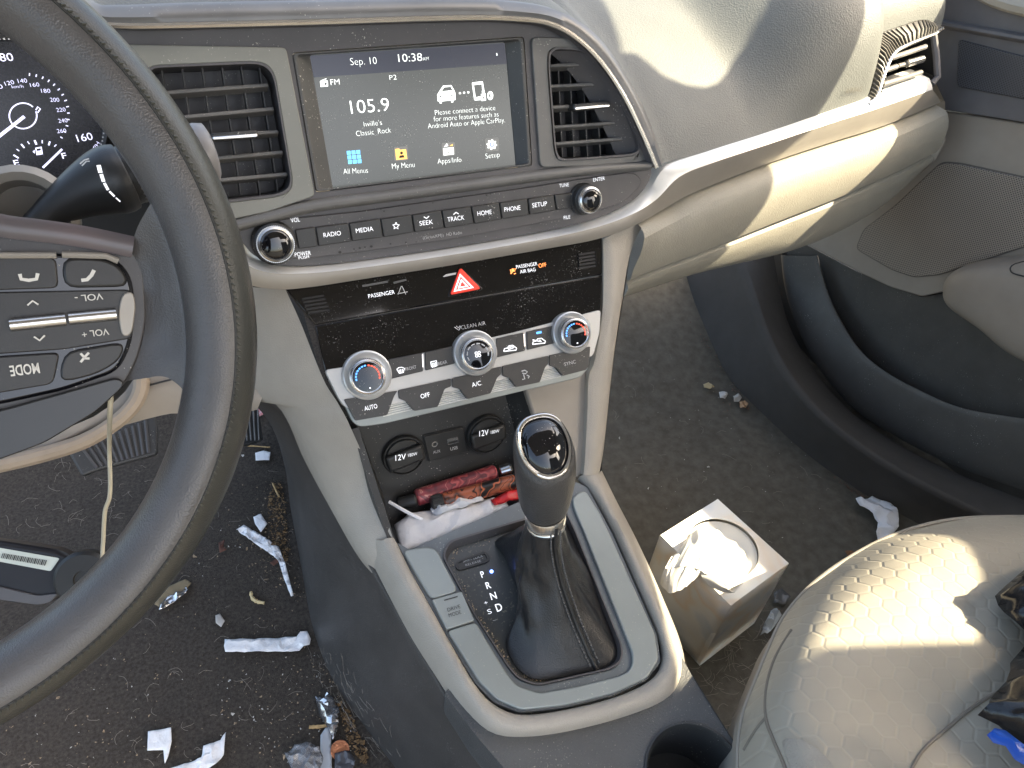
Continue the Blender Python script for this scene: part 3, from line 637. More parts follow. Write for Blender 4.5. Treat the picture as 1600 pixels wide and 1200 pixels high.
# console top: border, dark lip, silver plates, gate recess
IA = [(617,842),(640,890),(676,955),(712,1020),(742,1070),(770,1100),(812,1117),(880,1110),(960,1090),(1015,1064),(1036,1034),(1030,990),(1000,920),(960,830),(925,768),(905,745)]
IB = [(596,845),(622,900),(660,965),(700,1030),(732,1088),(768,1132),(815,1143),(890,1134),(975,1112),(1035,1086),(1056,1052),(1052,1005),(1020,925),(985,850),(950,780),(934,742)]
IC = [(566,842),(598,906),(640,985),(684,1055),(722,1112),(765,1152),(818,1160),(892,1152),(980,1130),(1045,1102),(1068,1066),(1066,1012),(1034,930),(998,850),(962,780),(940,735)]
ca = resamp(cm(pts(IA, PT), 6), 80); cb = resamp(cm(pts(IB, PT, .002), 6), 80); cc = resamp(cm(pts(IC, PT, -.018), 6), 80)
rows = [[p - PT.n*.006 for p in ca], [p + PT.n*.0005 for p in ca], [a.lerp(b,.15)+PT.n*.0035 for a, b in zip(ca, cb)], [a.lerp(b,.6)+PT.n*.004 for a, b in zip(ca, cb)], [p + PT.n*.0005 for p in cb], [a.lerp(b,.45)+PT.n*.0015 for a, b in zip(cb, cc)], cc, [p - UP*.012 for p in cc]]
ob('border', MB().grid(rows), M['beige'], con, ang=60)
DK = [(620,846),(640,888),(678,957),(714,1021),(744,1069),(772,1097),(812,1113),(880,1106),(958,1087),(1012,1062),(1033,1033),(1027,990),(997,922),(957,832),(918,760),(900,752),(818,780),(640,858)]
GT = [(690,868),(700,846),(800,816),(882,793),(900,832),(936,922),(973,1012),(972,1034),(955,1046),(840,1072),(810,1062),(795,1045),(740,960)]
ob('console_plate', MB().slab(rnd(pts(DK, PT), .002, 2), PT.n, .006, [rnd(pts(GT, PT), .006, 4)], top=-.001), mat('plate_dark', (.13,.145,.155), .38, metal=.1, dust=.5, dcol=(.35,.35,.33)), con, bev=.001)
LG_ = [(628,862),(645,858),(672,855),(684,862),(692,880),(716,925),(673,938),(650,900)]
DM = [(674,939),(716,927),(721,926),(741,971),(697,985)]
RG = [(698,987),(743,973),(790,1052),(806,1072),(842,1084),(900,1074),(965,1058),(982,1050),(988,1036),(986,1018),(948,924),(912,834),(896,796),(893,780),(905,770),(915,769),(938,806),(990,920),(1022,990),(1028,1032),(1010,1060),(958,1084),(880,1103),(814,1110),(776,1094),(748,1066)]
ob('silver_plate', MB().slab(rnd(pts(LG_, PT), .006, 4), PT.n, .004, top=.0022), M['plate'], con, bev=.0016, seg=3)
ob('silver_plate', MB().slab(rnd(pts(RG, PT), .004, 4), PT.n, .004, top=.0022), M['plate'], con, bev=.0016, seg=3)
dm = ob('mode_button', MB().slab(rnd(pts(DM, PT), .001, 2), PT.n, .005, top=.0030), M['plate'], con, bev=.0014, seg=3)
P7 = PT.moved(.0032); text('DRIVE', (700,956), (720,950), 6, P7, M['printdark'], dm, off=.0002, bold=.01); text('MODE', (702,964.5), (721,959), 6, P7, M['printdark'], dm, off=.0002, bold=.01)
lines([[(694,938),(715,932)]], 1.6, P7, M['printdark'], dm, off=.0002)
# gate recess walls and floor
gt = rnd(pts(GT, PT), .006, 4)
ob('gate_rim', MB().grid([[p + PT.n*.0012 for p in gt], [p + (PT((850,950))-p)*.02 + PT.n*.0012 for p in gt], [p + (PT((850,950))-p)*.05 - PT.n*.006 for p in gt], [p + (PT((850,950))-p)*.06 - PT.n*.012 for p in gt]], cu=True), M['fascia_dark'], con, ang=40)
# dark side panel down to the floor, driver side
top_ = [(396,624),(441,644),(516,770),(578,878),(630,975),(684,1064),(738,1132),(800,1205)]
bot_ = [(432,648),(446,700),(452,780),(470,880),(490,985),(522,1065),(566,1130),(640,1230)]
tps_ = cm([CL(top_[0], -.068), CL(top_[1], -.052)] + [PT(q, -.03) for q in top_[2:]], 5)
bt_ = cm([zp(*q, .0) for q in bot_], 5)
ob('side_panel', MB().grid([[p + UP*.004 + Vector((.012,0,0)) for p in tps_], tps_] + [[a.lerp(b, t) + Vector((-.010*math.sin(math.pi*t), 0, .004*math.sin(math.pi*t))) for a, b in zip(tps_, bt_)] for t in (.04,.15,.3,.5,.7,.85,1)]), M['side'], con, ang=60, sub=1)
sl_ = [(570,862),(618,945),(682,1055),(700,1086)]
q1 = cm([PT(q, -.026) for q in sl_], 5); ob('side_seam', MB().tube([p + Vector((-.001,0,-.001)) for p in q1], .0022, 8), M['side'], con)
# console body behind the plate with a cup holder
CT = Pl((.19, .17, .205), nrm(86), (1,0,0))
hole = [CT.at(*Vector(((CT((1088,1214))-CT.p).dot(CT.x)+.041*math.cos(a*math.pi/24), (CT((1088,1214))-CT.p).dot(CT.y)+.041*math.sin(a*math.pi/24)))) for a in range(48)]
tr = [(560,1010),(640,1060),(700,1075),(780,1100),(1000,1040),(1062,1020),(1078,1050),(1120,1118),(1180,1212),(1330,1450),(840,1500),(740,1240),(688,1130),(668,1075)]
tr = [(700,1075),(780,1090),(1000,1040),(1048,1012),(1062,1020),(1078,1050),(1120,1118),(1180,1212),(1330,1450),(840,1500),(860,1290),(800,1215),(738,1142),(694,1084)]
ob('console_top', MB().slab(rnd(pts(tr, CT), .004, 3), CT.n, .15, [hole]), M['contop'], con, bev=.006, seg=4)
hc = sum(hole, Vector())/48
ob('cup_holder', MB().grid([[p + CT.n*.001 for p in hole], [p.lerp(hc, .04) + CT.n*.0015 for p in hole], [p.lerp(hc, .09) - CT.n*.002 for p in hole], [p.lerp(hc, .13) - CT.n*.06 for p in hole], [p.lerp(hc, .95) - CT.n*.062 for p in hole]], cu=True), M['black'], con, ang=60)
# right hand flank of the console
rf = cm([CL((985,395),-.03), PT((940,735),-.02), PT((1000,860),-.024), PT((1066,1012),-.03), CT((1080,1050)), CT((1180,1212))], 6)
ob('side_panel', MB().grid([rf, [Vector((p.x+.004, p.y, p.z*.5)) for p in rf], [Vector((p.x+.006, p.y, .0)) for p in rf]]), M['side'], con, ang=60)

# ---------------------------------------------------------------- gear shifter
base_c = PT((868, 950)); top_c = Vector((.1975, .306, .332)); ax = Vector((-.10, .10, 1)).normalized()
sh = thing('gear_shifter', 'automatic gear lever with a black leather boot and glossy topped knob', 'gear lever', base_c)
gp = ob('gate_panel', MB().slab(rnd(pts([(692,868),(702,850),(800,822),(880,797),(898,834),(934,922),(971,1012),(970,1032),(953,1044),(840,1070),(812,1060),(797,1043),(742,960)], PT), .006, 3), PT.n, .003, top=-.0085), mat('gate_panel', (.055,.058,.058), .3, dust=1.0, dscale=500, dcol=(.16,.15,.12), stain=1), sh, bev=.0006)
GPl = PT.moved(-.0083)
for s, a, b, c in (('P',(753,903),(758,901.5),10),('R',(761,920.5),(768,918.5),10.5),('N',(768,937.5),(777,935),11),('D',(777,956),(786,953),12)): text(s, a, b, c, GPl, M['white'], gp, off=.0003, bold=.02)
for s, a, b, c in (('+',(757,945.5),(763,944),6),('S',(763,960),(769,958),7.5),('-',(770.5,970.5),(776,969),2)): text(s, a, b, c, GPl, M['white'], gp, off=.0003)
dl = MB(); dl.lathe(GPl((768,893),.0003), PT.n, [(.0015,0),(.0014,.0006),(0,.0008)], 12); ob('indicator_light', dl, mat('led_blue', (.05,.1,.9), .3, emit=(.1,.2,1), es=4), gp)
lo_ = rnd(pts([(712,879),(758,862),(766,873),(762,879),(718,892),(712,889)], GPl), .002, 3); li_ = rnd(pts([(716,880),(757,866),(761,873),(759,877),(720,888),(717,887)], GPl), .001, 2)
ob('lock_cover_rim', MB().slab(lo_, PT.n, .002, [li_], top=.0018), M['socket'], gp, bev=.0005); ob('lock_cover', MB().slab(li_, PT.n, .002, top=.0006), M['button'], gp)
text('SHIFT LOCK', (724,879), (755,870), 4, GPl, M['printdim'], gp, off=.0010); text('RELEASE', (728,885), (752,878), 3.6, GPl, M['printdim'], gp, off=.0010)
BQ_ = [(773,846),(800,832),(845,822),(880,812),(898,842),(918,888),(940,944),(962,1004),(967,1026),(954,1041),(910,1054),(850,1062),(826,1058),(806,1044),(790,1020),(788,1000),(800,975),(806,950),(806,925),(796,890),(786,865)]
bb = resamp(cm(pts(BQ_, PT, -.006), 6, True), 120, True)
u = ax.orthogonal(); u = (Vector((1,0,0)) - ax*ax.x).normalized(); w = ax.cross(u)
cen0 = sum(bb, Vector())/120; rows = []
for k in range(26):
    t = k/25; row = []
    for i, p in enumerate(bb):
        d = p - cen0; an = math.atan2(d.dot(w), d.dot(u)); tp_ = top_c + (u*math.cos(an) + w*math.sin(an))*.0148
        s = t**.62
        q = p.lerp(tp_, 1-(1-t)**2.15) ; q.z = p.z + (tp_.z - p.z)*(t*.92 + .08*math.sin(t*math.pi/2))
        fold = .0042*math.sin(an*4 + 1.1 + 1.6*t) * math.sin(math.pi*min(t*1.15,1))**.8 + .0009*math.sin(t*22 + 1.5*math.sin(an*2))*math.exp(-((an+2.4)/.7)**2)*sm(.1,.3,t)*(1-sm(.6,.9,t))
        fold += (.0022*N3((math.cos(an)*2.2, math.sin(an)*2.2, t*3.2)) + .0011*N3((math.cos(an)*5, math.sin(an)*5, t*13 + an)))*sm(0,.12,t)*(1-sm(.85,1,t))
        # a deep crease on the driver side
        fold -= .012*math.exp(-((abs(an)-2.75)/.35)**2)*math.exp(-((t-.18)/.14)**2)
        out_ = (q - (cen0.lerp(top_c, t))); out_.z = 0; out_ = out_.normalized() if out_.length else out_
        q = q + out_*(fold + .003*math.sin(math.pi*t)*(1-t))
        row.append(q)
    rows.append(row)
ob('boot', MB().grid(rows, cu=True), M['leather'], sh, sub=1, ang=180)
# stitching down the back of the boot: two seams of small threads
def on_boot(an, t):
    k = t*25; j = min(int(k), 24); best = min(range(120), key=lambda i: abs(((math.atan2((bb[i]-cen0).dot(w), (bb[i]-cen0).dot(u)) - an + math.pi) % (2*math.pi)) - math.pi))
    return rows[j][best].lerp(rows[j+1][best], k-j)
TH = mat('thread', (.10,.10,.10), .6)
stm = MB()
for dx in (-.0042, .0042):
    for k in range(42):
        t0, t1 = .04+k*.022, .04+k*.022+.014
        if t1 > .98: break
        P0, P1 = on_boot(-1.45, t0), on_boot(-1.45, t1); P0.x += dx; P1.x += dx; nn = Vector((0,-.9,.45)); stm.tube([P0+nn*.0012, (P0+P1)/2+nn*.002, P1+nn*.0012], .0007, 5)
o = ob('stitching', stm, TH, sh); o['kind'] = 'stuff'
seam = MB(); seam.tube([on_boot(-1.45, t/20)+Vector((0,-.9,.45))*.0006 for t in range(21)], .0019, 8); ob('seam', seam, M['leather'], sh)
# collar
ob('collar', MB().lathe(top_c - ax*.012, ax, [(.0150,0),(.0158,.001),(.0160,.004),(.0150,.0055),(.0150,.0062),(.0162,.007),(.0163,.015),(.0157,.0165),(.013,.017)], 48), M['chrome'], sh)
# knob: rings that lean over towards the driver near the top
kb = top_c + ax*.004; prof = [(0,.0150,.0150),(.006,.0182,.0180),(.018,.0205,.0205),(.036,.0222,.0230),(.052,.0232,.0250),(.064,.0232,.0262),(.072,.0226,.0262),(.0765,.0212,.025)]
nt = Vector((-.02,-.50,.84)).normalized(); rows = []
for h, a, b in prof:
    t = sm(.012,.062,h); nn = ax.lerp(nt, t).normalized(); xx = (Vector((1,-.02,0)) - nn*nn.x).normalized(); yy = nn.cross(xx); c = kb + ax*h + Vector((0,-.004,0))*t
    row = []
    for k in range(56):
        an = 2*math.pi*k/56; e = 2.5 if t > .5 else 2.1; cs, sn = math.cos(an), math.sin(an)
        wv = 1 - .16*t*max(0, -sn)**1.3
        row.append(c + xx*a*wv*math.copysign(abs(cs)**(2/e), cs) + yy*b*math.copysign(abs(sn)**(2/e), sn))
    rows.append(row)
ob('knob', MB().grid(rows, cu=True, cap=True), M['knob'], sh, sub=1, ang=60)
nn = nt; xx = (Vector((1,-.02,0)) - nn*nn.x).normalized(); yy = nn.cross(xx); c = kb + ax*.0765 + Vector((0,-.004,0))
def capring(s, h):
    out_ = []
    for k in range(56):
        an = 2*math.pi*k/56; cs, sn = math.cos(an), math.sin(an); wv = 1 - .22*max(0, -sn)**1.3
        out_.append(c + nn*h + xx*.0190*s*wv*math.copysign(abs(cs)**(2/2.5), cs) + yy*.0232*s*math.copysign(abs(sn)**(2/2.5), sn))
    return out_
ob('knob_chrome', MB().grid([capring(1.06,-.002), capring(1.06,.0006), capring(1.0,.0018), capring(.91,.0012), capring(.89,-.001)], cu=True), M['chrome'], sh, ang=60)
ob('knob_cap', MB().grid([capring(.9,-.0005), capring(.88,.0006), capring(.7,.0036), capring(.45,.0058), capring(.2,.0070), capring(.001,.0073)], cu=True), M['knobgloss'], sh, ang=80)

# ---------------------------------------------------------------- passenger side of the dashboard: glovebox
g_top = [(1000,352),(1040,328),(1075,307),(1130,284),(1215,252),(1300,224),(1385,197),(1462,163)]
g_mid = [(988,420),(1040,398),(1080,382),(1135,358),(1220,322),(1305,292),(1395,258),(1474,220)]
g_seam= [(985,447),(1040,424),(1085,408),(1140,386),(1225,352),(1310,318),(1390,282),(1462,246)]
g_bot = [(970,470),(1040,447),(1090,432),(1145,420),(1230,402),(1310,372),(1385,325),(1448,262)]
GA = cm([TF(q, .006) if i < 2 else TR(q, .008) for i, q in enumerate(g_top)], 5)
GBm = cm([TR(q, .030) for q in g_mid], 5); GS = cm([TR(q, .026) for q in g_seam], 5); GBt = cm([TR(q, .000) for q in g_bot], 5)
q1 = [a.lerp(b, .33) + TRn*.010 + UP*.010 for a, b in zip(GA, GBm)]; q2 = [a.lerp(b, .68) + TRn*.009 + UP*.005 for a, b in zip(GA, GBm)]
ob('glovebox_lid', MB().grid([[p - TRn*.02 for p in GA], GA, [a.lerp(b,.12)+TRn*.004+UP*.003 for a, b in zip(GA, GBm)], q1, q2, GBm, [p + UP*.003 for p in GS], [p - TRn*.012 + UP*.003 for p in GS]]), M['vinyl'], dash, ang=60, sub=1)
low = [p - TRn*.002 for p in GS]
ob('lower_panel', MB().grid([[p - TRn*.012 for p in low], low, [a.lerp(b,.3)+TRn*.002 for a, b in zip(low, GBt)], [a.lerp(b,.65)+TRn*.001 for a, b in zip(low, GBt)], GBt, [p - TRn*.05 - UP*.01 for p in GBt], [p - TRn*.25 + UP*.05 for p in GBt]]), M['vinyl'], dash, ang=70, sub=1)
ob('airbag_lettering', MB(), None, dash) if 0 else None
# end cap of the dashboard, between the trim and the door
ec = [TR((1455,118)), TR((1475,160)), TR((1476,220),.02), TR((1460,250),.02), TR((1440,270),.0)]
ob('end_cap', MB().grid([[p + CARX*.002 for p in ec], [p + CARY*.12 + CARX*.012 for p in ec]]), M['beige2'], dash)
# ---------------------------------------------------------------- passenger door
def dotmat(name, col, hole, sc, r, ax_, ay_):
    m = mat(name, col, .5, var=.04); nt = m.node_tree; n = nt.nodes; l = nt.links; b = n['Principled BSDF']
    tc = n.new('ShaderNodeTexCoord')
    def M_(op, a, bb=None, c=None):
        k = n.new('ShaderNodeMath'); k.operation = op
        for i, q in enumerate((a, bb, c)):
            if q is None: continue
            if isinstance(q, (int, float)): k.inputs[i].default_value = q
            else: l.new(q, k.inputs[i])
        return k.outputs[0]
    def dot(v):
        k = n.new('ShaderNodeVectorMath'); k.operation = 'DOT_PRODUCT'; l.new(tc.outputs['Object'], k.inputs[0]); k.inputs[1].default_value = v; return k.outputs['Value']
    u = M_('MULTIPLY', dot(ax_), sc); v = M_('MULTIPLY', dot(ay_), sc)
    p = M_('ADD', u, v); q = M_('SUBTRACT', u, v)
    fu = M_('SUBTRACT', M_('FRACT', p), .5); fv = M_('SUBTRACT', M_('FRACT', q), .5)
    d = M_('SQRT', M_('ADD', M_('MULTIPLY', fu, fu), M_('MULTIPLY', fv, fv)))
    k = n.new('ShaderNodeMapRange'); l.new(d, k.inputs[0]); k.inputs[1].default_value = r; k.inputs[2].default_value = r+.10
    mx = n.new('ShaderNodeMix'); mx.data_type = 'RGBA'; l.new(k.outputs[0], mx.inputs[0]); mx.inputs[6].default_value = (*hole, 1); src = b.inputs['Base Color'].links[0].from_socket
    l.new(src, mx.inputs[7]); l.new(mx.outputs[2], b.inputs['Base Color'])
    return m
door = thing('passenger_door', 'front passenger door with dark top, beige middle and dark lower map pocket', 'car door', DR((1500, 400)))
dn = DR.n
d1 = [(1430,-90),(1444,-20),(1466,22),(1474,60),(1455,120),(1450,166),(1600,192),(1800,222),(1800,30),(1600,-60)]
ob('upper_panel', MB().slab(rnd(pts([(1380,-140),(1400,-60),(1440,60),(1430,160),(1450,166),(1600,190),(1850,226),(1850,60),(1600,-95)], DR), .003, 2), dn, .02, top=.006), M['doortop'], door, bev=.004)
rd = cm(pts([(1430,30),(1500,42),(1600,60),(1850,106)], DR, .006), 5); ob('upper_ridge', MB().tube(rd, .010, 10, flat=.5), M['doortop'], door)
sill = cm(pts([(1500,-40),(1560,-6),(1640,14),(1850,50)], DR, .016), 5); ob('window_sill', MB().tube(sill, .012, 10), M['beige'], door)
ob('tweeter_grille', MB().slab(rnd(pts([(1503,60),(1610,88),(1850,140),(1850,200),(1608,154),(1500,134)], DR), .006, 3), dn, .006, top=.0085), dotmat('tweeter_mesh', (.075,.075,.085), (.02,.02,.022), 270, .26, tuple(CARY), (0,0,1)), door, bev=.002)
ob('middle_panel', MB().slab(rnd(pts([(1440,168),(1600,193),(1850,228),(1850,520),(1600,470),(1560,430),(1492,452),(1440,464),(1390,449),(1340,425),(1262,384),(1200,350),(1300,250)], DR), .004, 2), dn, .025), M['beige2'], door, bev=.005, seg=3)
sg = rnd(pts([(1474,254),(1500,256),(1620,282),(1850,332),(1850,290),(1640,370),(1560,396),(1470,428),(1430,432),(1395,420),(1330,382),(1300,366),(1380,326),(1440,280)], DR), .006, 3)
sg = rnd(pts([(1472,254),(1500,256),(1620,282),(1820,324),(1640,372),(1560,398),(1470,428),(1430,432),(1395,420),(1340,388),(1352,358),(1400,322),(1440,284)], DR), .008, 3)
ob('speaker_grille', MB().slab(sg, dn, .006, top=.0035), dotmat('speaker_mesh', (.30,.26,.22), (.045,.04,.036), 270, .24, tuple(CARY), (0,0,1)), door, bev=.0015)
cg = sum(sg, Vector())/len(sg); ob('grille_groove', MB().slab([p + (p-cg)*.022 for p in sg], dn, .004, top=.0008), mat('groove_beige', (.13,.115,.10), .6), door)
# armrest pushing out into the cabin
ar = [(1490,448),(1496,425),(1520,410),(1560,402),(1620,396),(1850,370),(1850,650),(1700,590),(1600,545),(1550,505),(1500,470)]
a0 = cm(pts(ar, DR), 4, True); ca_ = DR((1640, 480), .055)
def arm(k, o): return [p.lerp(ca_ - dn*.055, k) + dn*o for p in a0]
ob('armrest', MB().grid([arm(0,0), arm(0,.02), arm(.03,.034), arm(.10,.046), arm(.3,.053), arm(.99,.055)], cu=True), M['beige2'], door, ang=60, sub=1)
ln = cm([DR(q, .052) for q in ((1600,432),(1580,425),(1586,412),(1640,402))], 4); ob('armrest_seam', MB().tube(ln, .0008, 5), M['printdark'], door)
# lower door: back of the pocket, bulging pocket front and its rim
lw = [(1180,330),(1262,384),(1340,425),(1440,464),(1500,455),(1850,520),(1850,900),(1500,830),(1300,640),(1210,480)]
ob('lower_panel', MB().slab(pts(lw, DR, -.012), dn, .02), M['doordark'], door)
ri = [(1276,400),(1288,445),(1306,490),(1340,545),(1380,580),(1430,608),(1500,638),(1600,655),(1750,675)]
rb = [(1214,398),(1220,450),(1236,505),(1268,570),(1325,640),(1400,690),(1490,735),(1600,775),(1760,830)]
R1 = cm([DR(q, .010+.030*sm(0,4,i)) for i, q in enumerate(ri)], 5); R0 = cm([DR(q, .010+.034*sm(0,3,i)) for i, q in enumerate(rb)], 5)
ob('map_pocket', MB().grid([[p - dn*.03 for p in R0], R0, [a.lerp(b,.3)+dn*.004 for a, b in zip(R0, R1)], [a.lerp(b,.7)+dn*.004 for a, b in zip(R0, R1)], [a.lerp(b,.95)+dn*.0025 for a, b in zip(R0, R1)], [p + UP*.002 for p in R1], [p - dn*.008 for p in R1], [p - dn*.010 - UP*.08 for p in R1]]), M['doordark'], door, ang=70, sub=1)
# door sill and kick trim on the passenger side
s0 = [(1060,400),(1082,470),(1120,560),(1172,628),(1250,700),(1340,765),(1440,820),(1580,890)]
s1 = [(1150,380),(1176,450),(1200,520),(1238,592),(1300,660),(1385,722),(1490,780),(1640,850)]
s2 = [(1205,375),(1216,440),(1232,505),(1268,572),(1328,642),(1405,695),(1500,742),(1650,800)]
S0 = cm([floor_hit(*q, .0) for q in s0], 5); S1 = cm([zp(*q, z) for q, z in zip(s1, (.155,.135,.11,.10,.095,.09,.09,.09))], 5); S2 = cm([DR(q, .010+.030*sm(0,3,i)) for i, q in enumerate(s2)], 5)
ob('sill_trim', MB().grid([[p - UP*.02 for p in S0], S0, [a.lerp(b,.5) - UP*.012 + CARX*.008 for a, b in zip(S0, S1)], [a.lerp(b,.9) for a, b in zip(S0, S1)], S1, [a.lerp(b,.5)+UP*.006 for a, b in zip(S1, S2)], S2]), M['carpet2'], None, ang=70, sub=1, label='dark sill trim curving along the passenger footwell below the door', cat='door sill')

# ---------------------------------------------------------------- passenger seat
def hexmat(name, col, hexs):
    m = mat(name, col, .85, var=.07, vscale=14, stain=1.2); nt = m.node_tree; n = nt.nodes; l = nt.links; b = n['Principled BSDF']
    tc = n.new('ShaderNodeTexCoord')
    def V(op, a, bb=None):
        k = n.new('ShaderNodeVectorMath'); k.operation = op
        for i, q in enumerate((a, bb)):
            if q is None: continue
            if isinstance(q, tuple): k.inputs[i].default_value = q
            else: l.new(q, k.inputs[i])
        return k
    def M_(op, a, bb=None):
        k = n.new('ShaderNodeMath'); k.operation = op
        for i, q in enumerate((a, bb)):
            if q is None: continue
            if isinstance(q, (int, float)): k.inputs[i].default_value = q
            else: l.new(q, k.inputs[i])
        return k.outputs[0]
    mp = n.new('ShaderNodeMapping'); mp.inputs['Scale'].default_value = (hexs, hexs, 0); mp.inputs['Rotation'].default_value = (0, 0, R(-8)); l.new(tc.outputs['Object'], mp.inputs[0])
    r_ = (1.0, 1.7320508, 1.0); h_ = (.5, .8660254, .5)
    def cell(o):
        p = V('MODULO', V('ADD', mp.outputs[0], o).outputs[0], r_)     # coordinates kept positive by the offset
        q = V('ABSOLUTE', V('SUBTRACT', p.outputs[0], h_).outputs[0]); s = n.new('ShaderNodeSeparateXYZ'); l.new(q.outputs[0], s.inputs[0])
        return M_('MAXIMUM', s.outputs[0], M_('ADD', M_('MULTIPLY', s.outputs[0], .5), M_('MULTIPLY', s.outputs[1], .8660254)))
    d = M_('MINIMUM', cell((100, 173.20508, .5)), cell((100.5, 173.20508+.8660254, .5)))
    e = n.new('ShaderNodeMapRange'); l.new(d, e.inputs[0]); e.inputs[1].default_value = .40; e.inputs[2].default_value = .49; e.inputs[3].default_value = 1; e.inputs[4].default_value = 0
    nz = n.new('ShaderNodeTexNoise'); nz.inputs['Scale'].default_value = 1400; l.new(tc.outputs['Object'], nz.inputs[0])
    hsum = M_('ADD', M_('MULTIPLY', e.outputs[0], 1.0), M_('MULTIPLY', nz.outputs[0], .35))
    bp = n.new('ShaderNodeBump'); bp.inputs['Strength'].default_value = .34; bp.inputs['Distance'].default_value = .0014; l.new(hsum, bp.inputs['Height']); l.new(bp.outputs[0], b.inputs['Normal'])
    w_ = n.new('ShaderNodeMapRange'); l.new(d, w_.inputs[0]); w_.inputs[1].default_value = .43; w_.inputs[2].default_value = .48
    src = b.inputs['Base Color'].links[0].from_socket; mx = n.new('ShaderNodeMix'); mx.data_type = 'RGBA'; mx.blend_type = 'MULTIPLY'; mx.inputs[0].default_value = 1
    cr = n.new('ShaderNodeMix'); cr.data_type = 'RGBA'; l.new(w_.outputs[0], cr.inputs[0]); cr.inputs[6].default_value = (1,1,1,1); cr.inputs[7].default_value = (1.06,1.06,1.06,1)
    l.new(src, mx.inputs[6]); l.new(cr.outputs[2], mx.inputs[7]); l.new(mx.outputs[2], b.inputs['Base Color'])
    return m
M['seat'] = hexmat('seat_fabric', (.37,.335,.27), 58); M['seatside'] = mat('seat_side_fabric', (.30,.275,.235), .8, var=.06, bump=.2, bscale=1400)
seat = thing('passenger_seat', 'stained beige passenger seat cushion with an embossed hexagon fabric, partly sunlit', 'car seat', (.55, .05, .0))
e0 = [(1155,1260),(1152,1180),(1160,1120),(1178,1070),(1198,1020),(1222,968),(1262,920),(1320,876),(1392,838),(1470,815),(1560,808),(1700,812),(1850,840)]
e1 = [(1215,1260),(1198,1180),(1196,1120),(1204,1074),(1222,1030),(1248,985),(1290,940),(1345,898),(1412,862),(1485,840),(1566,832),(1700,838),(1840,862)]
e2 = [(1300,1260),(1262,1180),(1248,1128),(1252,1090),(1266,1055),(1292,1015),(1330,978),(1380,940),(1440,906),(1505,884),(1576,874),(1700,878),(1830,900)]
e3 = [(1440,1260),(1380,1200),(1360,1165),(1365,1130),(1385,1095),(1410,1065),(1440,1035),(1470,1005),(1505,985),(1550,970),(1600,962),(1700,962),(1810,975)]
z0_, z1_, z2_, z3_ = (.225,.262,.283,.286)
E0 = cm([zp(*q, z0_) for q in e0], 5); E1 = cm([zp(*q, z1_) for q in e1], 5); E2 = cm([zp(*q, z2_) for q in e2], 5); E3 = cm([zp(*q, z3_) for q in e3], 5)
ctr = Vector((.60,-.05,.272)); E4 = [p.lerp(ctr, .5) - UP*.006 for p in E3]; E5 = [p.lerp(ctr, .98) - UP*.008 for p in E3]
crow = [list(c) for c in zip(*[cm(list(c), 6) for c in zip(E0, E1, E2, E3, E4, E5)])]
for r in crow:
    for p in r: p.z += .0035*N3((p.x*14, p.y*14, 2)) + .0012*N3((p.x*40, p.y*40, 4))
cush = MB().grid(crow); ob('cushion', cush, M['seat'], seat, ang=180)
from mathutils.bvhtree import BVHTree
cbv = BVHTree.FromPolygons(cush.v, cush.f)
def on_seat(q, dz):
    h, *_ = cbv.ray_cast(CAM, ray(*q).normalized()); return (h if h else zp(*q, .28)) + UP*dz
skirt = [[p + (ctr-p)*.01 for p in E0], [p + (ctr-p)*-.012 - UP*.05 for p in E0], [p + (ctr-p)*.03 - UP*.13 for p in E0], [p + (ctr-p)*.08 - UP*.19 for p in E0]]
ob('cushion_side', MB().grid(skirt), M['seatside'], seat, sub=1, ang=180)
ob('piping', MB().tube([p + UP*.0006 for p in E0], .0018, 6), M['seatside'], seat)
e1b = cm([on_seat(q, .0008) for q in ((1236,985),(1210,1030),(1197,1075),(1196,1122),(1207,1155),(1222,1190),(1240,1240))], 5)
ob('bolster_seam', MB().tube(e1b, .0013, 6), mat('seam_thread', (.20,.175,.14), .8), seat)
ob('bolster_seam', MB().tube(cm([on_seat(q, .0006) for q in ((1196,1122),(1180,1142),(1162,1172))], 4), .0012, 6), bpy.data.materials['seam_thread'], seat)
sc_ = cm([on_seat(q, .0004) for q in ((1600,1060),(1530,1098),(1480,1138),(1440,1175),(1415,1220))], 6)
ob('centre_seam', MB().tube(sc_, .0012, 6), bpy.data.materials['seam_thread'], seat)
mq = cm([Vector(q) for q in ((1221,1160),(1240,1153),(1262,1160),(1290,1182),(1312,1215),(1330,1260),(1262,1262),(1238,1212))], 5, True); mc = sum(mq, Vector((0,0)))/len(mq)
ob('mesh_insert', MB().grid([[on_seat(mc.lerp(q, k), .0012 if k < .99 else -.002) for q in mq] for k in (.01,.3,.6,.85,.96,1)], cu=True), mat('seat_mesh', (.34,.31,.26), .8, bump=1, bscale=700, var=.15, stain=1), seat)
bk = []
for k in range(7):
    t = k/6; y = -.22 - .16*t; z = .26 + .6*t
    bk.append([Vector((.545 + x*(1-.15*t), y + .05*abs(x/.25)**2 - (0 if abs(x) < .24 else .05), z)) for x in (-.26,-.22,-.12,0,.12,.22,.26)])
ob('backrest', MB().grid(bk), M['seatside'], seat, sub=1)

